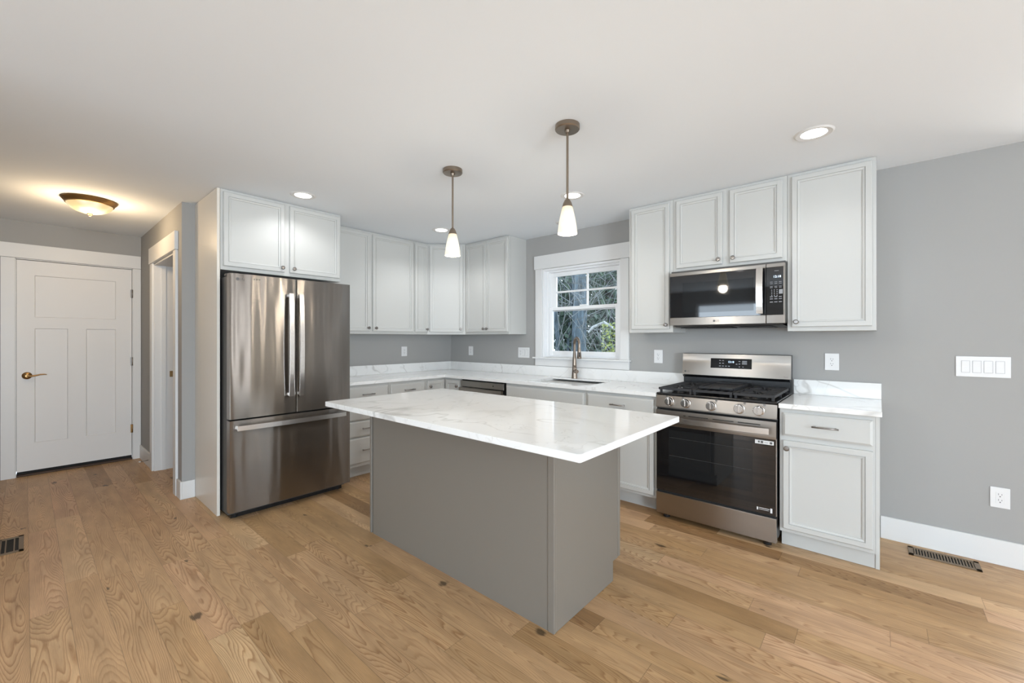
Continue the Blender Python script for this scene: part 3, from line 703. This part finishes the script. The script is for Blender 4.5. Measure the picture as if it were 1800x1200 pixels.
st = MB().box(3.728, 3.736, RF - .0016, RF - .0006, .226, .244).box(3.740, 3.798, RF - .0016, RF - .0006, .240, .243).box(3.740, 3.795, RF - .0016, RF - .0006, .231, .233).box(3.803, 3.814, RF - .0016, RF - .0006, .221, .250).build('sticker', m_label, od)
# storage drawer
MB().box(RX0 + .002, RX1 - .002, RF, RF + .03, .034, .190, .004, 2).build('storage_drawer', m_steel, t)
MB().box(RX0 + .006, RX1 - .006, RF + .012, RF + .04, .188, .207).build('drawer_gap', m_gap, t)
for x in (RX0 + .06, RX1 - .06): MB().lathe([(.024, 0), (.024, .018), (.014, .022), (.014, .056)], (x, RF + .055, .0015), seg=16).build('foot', m_black, t)
# backguard
MB().box(RX0 + .006, RX1 - .006, -.078, -.0225, .9206, 1.0195).poly([(RX0 + .006, -.085, 1.0), (RX0 + .006, -.112, 1.018), (RX0 + .006, -.0225, 1.018), (RX0 + .006, -.0225, 1.0)], (RX1 - RX0 - .012, 0, 0)).box(RX0 + .002, RX1 - .002, -.072, -.004, 1.020, 1.1955, .002).build('backguard', m_black, t)
bg = MB().poly([(RX0, -.098, 1.021), (RX0, -.080, 1.192), (RX0, -.073, 1.1935), (RX0, -.073, 1.021)], (RX1 - RX0, 0, 0)).build('backguard_panel', m_steel, t)
la = math.atan2(.018, .171)
def on_bg(x, z, off=.0008):
    y = -.098 + .018 * (z - 1.021) / .171 - off
    return Matrix.Translation((x, y, z)) @ Matrix.Rotation(math.pi / 2 - la, 4, 'X')
def plate(mb, x0, x1, z0, z1, off0, off1):
    def pt(x, z, o): return (x, -.098 + .018 * (z - 1.021) / .171 - o, z)
    mb.poly([pt(x0, z0, off0), pt(x1, z0, off0), pt(x1, z1, off0), pt(x0, z1, off0)], (0, off0 - off1, 0)); return mb
dp = plate(MB(), 3.290, 3.585, 1.083, 1.160, -.001, .001).build('display_panel', m_bglass, bg)
text('clock_digits', '12:18', .020, m_disp, dp, on_bg(3.440, 1.133, .0014))
mb = MB()
for x, z, w in ((3.360, 1.143, .012), (3.382, 1.143, .012), (3.360, 1.122, .012), (3.382, 1.122, .012), (3.360, 1.100, .014), (3.382, 1.100, .012), (3.404, 1.100, .012), (3.426, 1.100, .012), (3.480, 1.118, .012), (3.500, 1.140, .012), (3.500, 1.120, .012), (3.500, 1.098, .008), (3.525, 1.098, .008)): plate(mb, x - w / 2, x + w / 2, z - .003, z + .003, .0005, .0014)
for k in range(3): plate(mb, 3.518, 3.552, 1.118 + k * .010, 1.125 + k * .010, .0005, .0014)
mb.build('key_marks', m_ltext, dp)
MB().lathe([(0, 0), (.008, 0), (.008, .001), (0, .001)], (3.092, -.0955, 1.046), '-Y', 18).build('logo_disc', m_logo, bg)
text('logo_lettering', 'LG', .018, m_logo, bg, on_bg(3.115, 1.046))
text('small_lettering', 'ThinQ', .010, m_logo, bg, on_bg(3.805, 1.036))
# grates, burners, griddle
ZG = .9207
def burner(x, y, r):
    b_ = MB().lathe([(r * 1.25, 0), (r * 1.2, .006), (r, .008), (r, .012), (0, .012)], (x, y, ZG), seg=24).build('burner', m_black, t)
    MB().lathe([(r * .82, 0), (r * .85, .005), (r * .7, .009), (0, .010)], (x, y, ZG + .0122), seg=24).build('burner_cap', m_iron, b_)
for x, y, r in ((3.195, -.52, .040), (3.195, -.24, .033), (3.452, -.38, .045), (3.710, -.52, .043), (3.710, -.24, .030)): burner(x, y, r)
def grate(x0, x1, side):
    mb = MB(); y0, y1 = -.632, -.105; zt = ZG + .029; w = .013
    def bar(a, b_, r=w): mb.tube([a, b_], 0, sq=(r, .016, (0, 0, 1)))
    for y in (y0, y1, (y0 + y1) / 2): bar((x0, y, zt), (x1, y, zt))
    for x in (x0 + w / 2, x1 - w / 2): bar((x, y0, zt), (x, y1, zt))
    for x in (x0 + .012, x1 - .012):
        for y in (y0 + .012, y1 - .012, (y0 + y1) / 2): mb.box(x - .007, x + .007, y - .007, y + .007, ZG + .0003, zt)
    cx_ = (x0 + x1) / 2
    if side:
        n = 9
        xr = (x1 - w, x1 - .075) if side > 0 else (x0 + w, x0 + .075)
        for k in range(n * 2):
            y = y0 + (y1 - y0) * (k + .5) / (2 * n); bar((xr[0], y, zt), (xr[1], y, zt), .007)
        for yc_ in (-.52, -.24):
            for a in range(8):
                an = a * math.pi / 4 + .39; c_, s_ = math.cos(an), math.sin(an)
                bar((cx_ + c_ * .03, yc_ + s_ * .03, zt + .002), (cx_ + c_ * .10, yc_ + s_ * .10, zt), .008)
    else:
        for k in range(5): bar((x0 + .03 + k * (x1 - x0 - .06) / 4, y0, zt), (x0 + .03 + k * (x1 - x0 - .06) / 4, y1, zt), .008)
    return mb.build('grate', m_iron, t)
grate(3.082, 3.318, -1); grate(3.324, 3.580, 0); grate(3.586, 3.824, 1)
gr = MB(); gz = ZG + .0375
gr.box(3.335, 3.570, -.55, -.12, gz, gz + .008, .003)
for a in ((3.335, 3.343, -.55, -.12), (3.562, 3.570, -.55, -.12), (3.335, 3.570, -.55, -.542), (3.335, 3.570, -.128, -.12)): gr.box(a[0], a[1], a[2], a[3], gz, gz + .018, .002)
gr.box(3.420, 3.485, -.120, -.098, gz + .004, gz + .016, .004).box(3.420, 3.485, -.575, -.55, gz + .004, gz + .016, .004)
tag(gr.build('griddle', m_iron), 'rectangular black cast iron griddle lying on the centre grate of the range', 'griddle')

# ------------------------------------------------------------------ microwave
t = thing('microwave', 'black and stainless over-the-range microwave under the short wall cabinet', 'microwave', (3.46, -.2, 1.41))
MX0, MX1, MF = 3.070, 3.842, -.385
MB().box(MX0, MX1, MF + .03, -.001, 1.425, 1.8465, .003).build('body', m_dgrey, t)
un = MB().poly([(MX0 + .01, MF + .035, 1.4245), (MX0 + .03, MF + .05, 1.408), (MX0 + .03, -.03, 1.400), (MX0 + .01, -.01, 1.4245)], (MX1 - MX0 - .04, 0, 0)).build('underside', m_dgrey, t)
MB().box(MX0 + .06, MX0 + .26, MF + .07, -.12, 1.399, 1.4035).box(MX1 - .30, MX1 - .08, MF + .07, -.12, 1.399, 1.4035).build('grease_filter', m_iron, un)
MB().box(MX0 + .29, MX1 - .34, MF + .055, -.16, 1.3975, 1.404).build('vent_recess', m_gap, un)
DXE = 3.731
md = MB().box(MX0 + .001, DXE, MF, MF + .029, 1.480, 1.803).build('door', m_bglass, t)
MB().box(MX0 + .001, DXE, MF - .002, MF + .029, 1.421, 1.4795, .002).build('lower_band', m_steel, md)
MB().box(MX0 + .001, DXE, MF - .002, MF + .029, 1.8035, 1.829, .002).build('upper_band', m_steel, md)
MB().box(MX0 + .10, DXE - .075, MF - .0008, MF - .0001, 1.515, 1.745).build('window_screen', m_oglass, md)
mb = bowed((3.6985, MF - .030, 1.490), (3.6985, MF - .030, 1.806), (0, -1, 0), .014, .040, .010, (0, -1, 0))
for z in (1.502, 1.794): mb.box(3.6855, 3.7115, MF - .034, MF - .0005, z - .008, z + .008, .002)
mb.build('handle', m_steelv, md)
pn = MB().box(DXE + .003, MX1 - .008, MF, MF + .029, 1.480, 1.803).build('control_panel', m_bglass, t)
MB().box(DXE + .003, MX1 - .001, MF - .002, MF + .029, 1.421, 1.4795, .002).box(DXE + .003, MX1 - .001, MF - .002, MF + .029, 1.8035, 1.829, .002).box(MX1 - .008, MX1 - .001, MF - .002, MF + .029, 1.4795, 1.8035).build('panel_trim', m_steel, t)
text('clock_digits', '12:18', .021, m_disp, pn, on_front(3.797, MF - .0008, 1.738))
mb = MB()
def mk(x, z, w, h): mb.box(x - w / 2, x + w / 2, MF - .0010, MF - .0002, z - h / 2, z + h / 2)
mk(3.794, 1.778, .026, .003)
for z in (1.703, 1.692): [mk(3.764 + k * .026, z, .016, .0025) for k in range(3)]
for z in (1.672, 1.664): [mk(3.764 + k * .026, z, .016, .003) for k in range(3)]
for r_ in range(4): [mk(3.766 + k * .0155, 1.648 - r_ * .0125, .005, .006) for k in range(3)]
mk(3.819, 1.636, .022, .030)
for z in (1.602, 1.588, 1.567): [mk(3.764 + k * .026, z, .018, .005) for k in range(3)]
mb.build('key_marks', m_ltext, pn)
MB().lathe([(0, 0), (.008, 0), (.008, .001), (0, .001)], (3.398, MF - .002, 1.449), '-Y', 18).build('logo_disc', m_logo, md)
text('logo_lettering', 'LG', .019, m_logo, md, on_front(3.421, MF - .0027, 1.449))

# ------------------------------------------------------------------ ceiling lights
lens_mb = MB().lathe([(0, -.004), (.068, -.004), (.070, 0)], seg=32)
def downlight(x, y, label, power=9, first=[]):
    t = thing('recessed_light', label, 'ceiling light', (x, y, H), 0, 'recessed ceiling lights', world=False)
    if not first:
        a = MB().lathe([(.060, -.0005), (.062, -.004), (.084, -.007), (.094, -.0005)], seg=40).build('trim_ring', m_trim, t)
        b_ = MB().lathe([(0, -.0045), (.058, -.0045), (.059, -.0005)], seg=32).build('lens', m_lens, t)
        first += [a, b_]
    else:
        for s in first:
            c = s.copy(); COL.objects.link(c); c.parent = t
    l = light('lamp', 'SPOT', (0, 0, -.02), power, (.97, .985, 1), spot_size=math.radians(150), spot_blend=.6, shadow_soft_size=.06)
    l.parent = t
    return t
DP = 11
downlight(4.05, -.90, 'recessed downlight at the right, in front of the large right-end wall cabinet', 9)
downlight(2.505, -.915, 'recessed downlight just behind the near pendant light, in front of the window', DP)
downlight(.914, -2.30, 'recessed downlight in front of the over-refrigerator cabinet', 11)
downlight(.907, -.909, 'recessed downlight near the corner, beside the far pendant light', 20)
for x, y in ((4.6, -4.6), (2.6, -4.7), (6.8, -2.4), (6.8, -5.4), (2.6, -6.5), (4.6, -6.5)):  # added fill downlights, none of them in view
    downlight(x, y, 'recessed downlight in the living area ceiling behind the camera', DP)
tag(MB().lathe([(0, -.006), (.055, -.006), (.058, 0)], (2.01, -.31, H - .0002), seg=32).lathe([(.060, 0), (.060, -.005), (.072, -.004), (.075, 0)], (2.01, -.31, H - .0002), seg=32).build('recessed_light', m_trim), 'small unlit ceiling disc partly hidden behind the near pendant shade', 'ceiling light', 'recessed ceiling lights')

def shade_mat():
    m, nt, b = M('frosted_shade'); L = nt.links; N = nt.nodes.new
    b.inputs['Base Color'].default_value = (.42, .39, .33, 1); b.inputs['Roughness'].default_value = .35
    tc = N('ShaderNodeTexCoord'); sp = N('ShaderNodeSeparateXYZ'); L.new(tc.outputs['Object'], sp.inputs[0])
    # lamp glow seen through frosted glass: strongest around the bulb
    mr = N('ShaderNodeMapRange'); mr.inputs[1].default_value = -.155; mr.inputs[2].default_value = .0
    L.new(sp.outputs[2], mr.inputs[0])
    cr = N('ShaderNodeValToRGB'); L.new(mr.outputs[0], cr.inputs[0]); el = cr.color_ramp.elements
    el[0].position = 0; el[0].color = (1, .88, .62, 1); el[1].position = 1; el[1].color = (.80, .62, .36, 1)
    q = el.new(.3); q.color = (1, .93, .76, 1); q = el.new(.7); q.color = (1, .93, .74, 1)
    n = N('ShaderNodeTexNoise'); n.inputs['Scale'].default_value = 22; n.inputs['Distortion'].default_value = 1.5; L.new(tc.outputs['Object'], n.inputs['Vector'])
    ms = N('ShaderNodeMapRange'); ms.inputs[3].default_value = .62; ms.inputs[4].default_value = .98; L.new(n.outputs['Fac'], ms.inputs[0])
    L.new(cr.outputs[0], b.inputs['Emission Color']); L.new(ms.outputs[0], b.inputs['Emission Strength'])
    return m
m_shade = shade_mat()
PFIRST = []
def pendant(x, y, label):
    t = thing('pendant_light', label, 'pendant light', (x, y, 2.012), 0, 'pendant lights over the island', world=False)
    if not PFIRST:
        top = H - 2.012
        a = MB().lathe([(0, top - .001), (.064, top - .001), (.065, top - .022), (.061, top - .027), (.015, top - .029), (.013, top - .042), (0, top - .042)], seg=36).build('canopy', m_bnickel, t)
        b_ = MB().lathe([(.0062, top - .04), (.0062, .036)], seg=12).build('rod', m_bnickel, t)
        c = MB().lathe([(.0075, .04), (.014, .034), (.022, .018), (.027, .002), (.0275, -.002), (0, -.002)], seg=28).build('socket_cup', m_bnickel, t)
        s = MB().lathe([(.026, -.0025), (.031, -.02), (.040, -.06), (.047, -.10), (.0515, -.140), (.0505, -.144), (.048, -.140), (.043, -.10), (.036, -.06), (.027, -.02), (.022, -.0045)], seg=36).build('lamp_shade', m_shade, t)
        k = MB().lathe([(0, -.105), (.016, -.098), (.026, -.078), (.024, -.055), (.013, -.03), (.012, -.004)], seg=20).build('light_bulb', emis('bulb_glow', (1, .85, .62), 3), t)
        PFIRST.extend([a, b_, c, s, k])
    else:
        for s in PFIRST:
            c = s.copy(); COL.objects.link(c); c.parent = t
    l = light('lamp', 'POINT', (0, 0, -.17), 9, (1, .88, .72), shadow_soft_size=.04); l.parent = t
pendant(3.08, -1.855, 'nearer pendant lamp with frosted shade, hanging right over the island')
pendant(2.18, -1.865, 'farther pendant lamp with frosted shade, hanging left over the island')

# flush hall light
fxp = (-.51, -3.383)
t = thing('flush_ceiling_light', 'bronze flush mount ceiling light with cream glass bowl in the entry hall', 'ceiling light', (*fxp, H), 0, world=False)
MB().lathe([(0, -.001), (.165, -.001), (.168, -.008), (.160, -.018), (.150, -.030), (.146, -.040), (.140, -.042), (.138, -.030), (0, -.030)], seg=48).build('rim', m_bronze, t)
def bowl_mat():
    m, nt, b = M('cream_glass_bowl'); L = nt.links; N = nt.nodes.new
    b.inputs['Base Color'].default_value = (.16, .13, .08, 1)
    tc = N('ShaderNodeTexCoord'); n = N('ShaderNodeTexNoise'); n.inputs['Scale'].default_value = 9; n.inputs['Detail'].default_value = 1; L.new(tc.outputs['Object'], n.inputs['Vector'])
    cr = N('ShaderNodeValToRGB'); L.new(n.outputs['Fac'], cr.inputs[0]); el = cr.color_ramp.elements
    el[0].position = .38; el[0].color = (.95, .70, .34, 1); el[1].position = .62; el[1].color = (1.0, .93, .72, 1)
    L.new(cr.outputs[0], b.inputs['Emission Color']); b.inputs['Emission Strength'].default_value = .9
    return m
MB().lathe([(.138, -.0415), (.132, -.056), (.112, -.078), (.082, -.096), (.045, -.108), (0, -.112)], seg=48).build('glass_bowl', bowl_mat(), t)
MB().lathe([(0, -.1125), (.018, -.1125), (.015, -.119), (.007, -.123), (.008, -.130), (0, -.134)], seg=20).build('finial', m_bronze, t)
l = light('lamp', 'POINT', (0, 0, -.17), 17, (1, .73, .44), shadow_soft_size=.12); l.parent = t

# ------------------------------------------------------------------ plates, outlets, switches (wall A faces -y)
def plate_on_wall(name, label, x0, x1, z0, z1, kinds, M_=None, cat='outlet', group=None):
    """kinds: list of 'o' outlet / 's' rocker, spaced evenly"""
    cx_, cz_ = (x0 + x1) / 2, (z0 + z1) / 2; w, h = x1 - x0, z1 - z0
    t = thing(name, label, cat, (cx_, 0, cz_) if M_ is None else M_, 0 if M_ is None else r90, group, world=False)
    MB().box(-w / 2, w / 2, -.006, -.0005, -h / 2, h / 2, .0015).build('cover_plate', m_plate, t)
    n = len(kinds)
    for i, k in enumerate(kinds):
        x = (i - (n - 1) / 2) * .046
        if k == 's':
            rk = MB().poly([(x - .0165, -.0062, -.033), (x - .0165, -.0092, -.033), (x - .0165, -.0070, 0), (x - .0165, -.0085, .033), (x - .0165, -.0062, .033)], (.033, 0, 0)).build('rocker', m_plate, t)
            MB().box(x - .018, x - .0168, -.0068, -.0058, -.0345, .0345).box(x + .0168, x + .018, -.0068, -.0058, -.0345, .0345).box(x - .018, x + .018, -.0068, -.0058, -.0357, -.0345).box(x - .018, x + .018, -.0068, -.0058, .0345, .0357).build('rocker_gap', m_ltext, t)
        else:
            f = MB().box(x - .0165, x + .0165, -.0075, -.0062, -.033, .033, .0006).build('socket_face', m_plate, t)
            mb = MB()
            for dz in (.0165, -.0165):
                mb.box(x - .0075, x - .0055, -.0078, -.0070, dz - .001, dz + .009).box(x + .0055, x + .0075, -.0078, -.0070, dz - .001, dz + .007)
                mb.lathe([(0, .0070), (.003, .0070), (.003, .0078), (0, .0078)], (x, 0, dz - .009), '-Y', 8)
            mb.build('socket_slots', m_slot, f)
    mb = MB()
    for i in range(n):
        x = (i - (n - 1) / 2) * .046
        for z in (.047, -.047): mb.lathe([(0, .0060), (.003, .0060), (.003, .0066), (0, .0066)], (x, 0, z), '-Y', 8)
    mb.build('screws', m_plate, t)
    return t
G = 'wall outlets and switches'
plate_on_wall('power_outlet', 'white outlet above the corner counter on the window wall, under the two-door cabinet', .352, .430, 1.108, 1.222, 'o', group=G)
plate_on_wall('light_switch', 'triple white plate with outlet and two rocker switches left of the window', 1.182, 1.345, 1.102, 1.218, 'oss', cat='switch', group=G)
plate_on_wall('power_outlet', 'white outlet between the window and the range', 2.785, 2.863, 1.099, 1.217, 'o', group=G)
plate_on_wall('power_outlet', 'white outlet above the short counter right of the range', 4.028, 4.108, 1.095, 1.213, 'o', group=G)
plate_on_wall('light_switch', 'four-gang white rocker switch plate on the bare grey wall at right', 4.672, 4.893, 1.088, 1.210, 'ssss', cat='switch', group=G)
plate_on_wall('power_outlet', 'low white outlet above the baseboard on the right wall', 4.812, 4.890, .331, .449, 'o', group=G)
plate_on_wall('power_outlet', 'white outlet on the left wall between refrigerator and corner', 0, .078, 0, .115, 'o', M_=(0, -.735, 1.166), group=G)

# ------------------------------------------------------------------ floor registers, door stop
def register(cx_, cy_, w, d, ns, label, along):
    t = thing('floor_vent', label, 'floor vent', (cx_, cy_, 0), 0, 'bronze floor registers', world=False)
    mb = MB()
    for a in ((-w / 2, w / 2, -d / 2, -d / 2 + .022), (-w / 2, w / 2, d / 2 - .022, d / 2), (-w / 2, -w / 2 + .024, -d / 2, d / 2), (w / 2 - .024, w / 2, -d / 2, d / 2)): mb.box(a[0], a[1], a[2], a[3], .0005, .006, .001)
    mb.build('frame', m_vent, t)
    MB().box(-w / 2 + .02, w / 2 - .02, -d / 2 + .02, d / 2 - .02, .0004, .0012).build('vent_opening', m_gap, t)
    mb = MB()
    if along == 'x':
        for k in range(ns):
            x = -w / 2 + .024 + (w - .048) * (k + .5) / ns; mb.box(x - .0032, x + .0032, -d / 2 + .022, d / 2 - .022, .0012, .0055)
    else:
        for k in range(ns):
            y = -d / 2 + .022 + (d - .044) * (k + .5) / ns; mb.box(-w / 2 + .024, w / 2 - .024, y - .003, y + .003, .0012, .0055)
    mb.build('louvres', m_vent, t)
register(4.608, -.125, .305, .135, 20, 'bronze slotted floor vent by the right baseboard', 'x')
register(.15, -3.79, .31, .115, 2, 'bronze floor vent at the left edge in the hall floor', 'y')
t = thing('door_stop', 'small spring door stop sticking out of the hall baseboard', 'door stop', (-1.33, YH - .015, .075))
MB().tube([(-1.33, YH - .0145, .075), (-1.33, YH - .075, .072)], .0045, 8).build('spring', m_nickel, t)
MB().tube([(-1.33, YH - .075, .072), (-1.33, YH - .09, .0715)], .007, 8).build('rubber_tip', m_rub, t)

# ------------------------------------------------------------------ woods outside the window
struct(MB().box(-22, 14, .3, 24, -1.3, -1.2).build('ground', m_soil))
m_barkA = bark_mat('grey_bark', (.025, .035, .04), (.105, .145, .175)); m_barkB = bark_mat('dark_bark', (.02, .025, .025), (.09, .10, .10)); m_barkC = bark_mat('pale_bark', (.15, .16, .155), (.38, .40, .40))
m_leafA = leaf_mat('evergreen_leaves', [(.012, .03, .022), (.03, .06, .04), (.05, .09, .05), (.07, .11, .09)])
m_leafB = leaf_mat('yellow_green_leaves', [(.11, .14, .03), (.22, .25, .05), (.07, .12, .04)])
m_twig = leaf_mat('twigs', [(.05, .055, .05), (.17, .19, .20), (.10, .10, .09)], .9)
CAMP = Vector((4.3183, -3.7263, 1.3151))
def ray_at(u, v_, dist):
    """where a tree stands: direction from the room through the window, at a real distance"""
    f = Vector((math.cos(TH), math.sin(TH), 0)); r = Vector((math.sin(TH), -math.cos(TH), 0))
    return CAMP + (f + r * ((u - 900) / FPX) - Vector((0, 0, 1)) * ((v_ - 595.5) / FPX)) * dist
def tree(u, dist, r, lean, mat, label, group=None, nb=5, hgt=9):
    b_ = ray_at(u, 600, dist); x, y = b_.x, b_.y
    t = thing('tree', label, 'tree', (x, y, -1.2), 0, group)
    pts = []; rr = []
    for k in range(12):
        z = -1.2 + hgt * k / 11; pts.append((x + lean * k / 11 * 2 + R.uniform(-.05, .05), y + R.uniform(-.05, .05), z)); rr.append(r * (1 - .05 * k) * R.uniform(.93, 1.07))
    MB().tube(pts, rr, 14).build('trunk', mat, t)
    for _ in range(nb):
        k = R.randint(2, 9); p = Vector(pts[k]); a = R.uniform(0, 6.28); L_ = R.uniform(.6, 1.8); q = [p]
        dv = Vector((math.cos(a), math.sin(a), R.uniform(.1, .7)))
        for s in range(5): q.append(q[-1] + dv * L_ / 5 + Vector((R.uniform(-.07, .07), R.uniform(-.07, .07), R.uniform(-.08, .08))))
        MB().tube(q, [r * .25 * (1 - .16 * s) for s in range(6)], 6).build('branch', mat, t)
    return t
tree(1024, 8.6, .19, -.10, m_barkA, 'thick grey tree trunk in the middle of the window view')
tree(976, 8.0, .05, .05, m_barkA, 'thin trunk at the left edge of the window view', nb=3)
tree(1063, 10.8, .14, .10, m_barkB, 'dark slim trunk on the right side of the window view', nb=4)
for i, (u, d_, r_) in enumerate(((985, 11, .08), (992, 9.5, .04), (1003, 12.5, .10), (1046, 12, .07), (1078, 9.6, .05), (1088, 13, .09), (960, 12, .12), (1100, 11, .09), (1040, 14, .08), (1012, 15, .07), (1072, 15, .08), (840, 11, .12), (875, 9, .07), (915, 13, .10), (1130, 10, .10), (1165, 12, .13), (1200, 9.5, .07), (1250, 12, .12))):
    tree(u, d_, r_, R.uniform(-.25, .25), R.choice([m_barkA, m_barkB, m_barkB]), 'slender woodland tree standing further back outside the window', 'slender woodland trees', nb=3)
# arched fallen branch
bp_ = [ray_at(1034, 584, 6.8), ray_at(1042, 575, 6.8), ray_at(1051, 571, 6.85), ray_at(1062, 566, 6.75), ray_at(1076, 575, 6.7), ray_at(1088, 583, 6.6), ray_at(1098, 604, 6.5), ray_at(1102, 700, 6.4)]
tag(MB().tube([tuple(p) for p in bp_], [.016, .022, .025, .022, .02, .02, .02, .02], 8).build('arched_branch', m_barkC), 'pale arched bare branch outside the lower window pane', 'branch')
def leaves(name, mat, n, urange, vrange, drange, size, label, cat):
    mb = bmesh.new()
    for _ in range(n):
        c = ray_at(R.uniform(*urange), R.uniform(*vrange), R.uniform(*drange))
        if c.z < -1.2: continue
        a = Vector((R.gauss(0, 1), R.gauss(0, 1), R.gauss(0, 1))).normalized(); b2 = a.orthogonal().normalized(); s = R.uniform(.4, 1) * size
        v = [mb.verts.new(c + p) for p in (a * s, b2 * s * .45, -a * s, -b2 * s * .45)]; mb.faces.new(v)
    me = D.meshes.new(name); mb.to_mesh(me); mb.free(); me.materials.append(mat); o = D.objects.new(name, me); COL.objects.link(o)
    tag(o, label, cat); o['kind'] = 'stuff'; return o
leaves('evergreen_foliage', m_leafA, 60000, (780, 1310), (455, 700), (9, 17), .10, 'mass of dark evergreen leaves filling the woods outside the window', 'foliage')
leaves('yellow_green_brush', m_leafB, 520, (1058, 1105), (565, 650), (6.3, 8.4), .04, 'yellow-green leaves low at the right outside the window', 'foliage')
mb = MB()
for _ in range(1100):
    p = ray_at(R.uniform(800, 1290), R.uniform(440, 660), R.uniform(6.8, 12)); q = [p]; dv = Vector((R.uniform(-1, 1), R.uniform(-.4, .4), R.uniform(-.4, 1.2))).normalized()
    for s in range(4): q.append(q[-1] + dv * R.uniform(.08, .3) + Vector((R.uniform(-.05, .05), 0, R.uniform(-.05, .05))))
    mb.tube(q, [.0075, .006, .005, .004, .002], 4)
o = mb.build('twig_thicket', m_twig); tag(o, 'tangle of fine bare twigs between the trees outside the window', 'twigs'); o['kind'] = 'stuff'
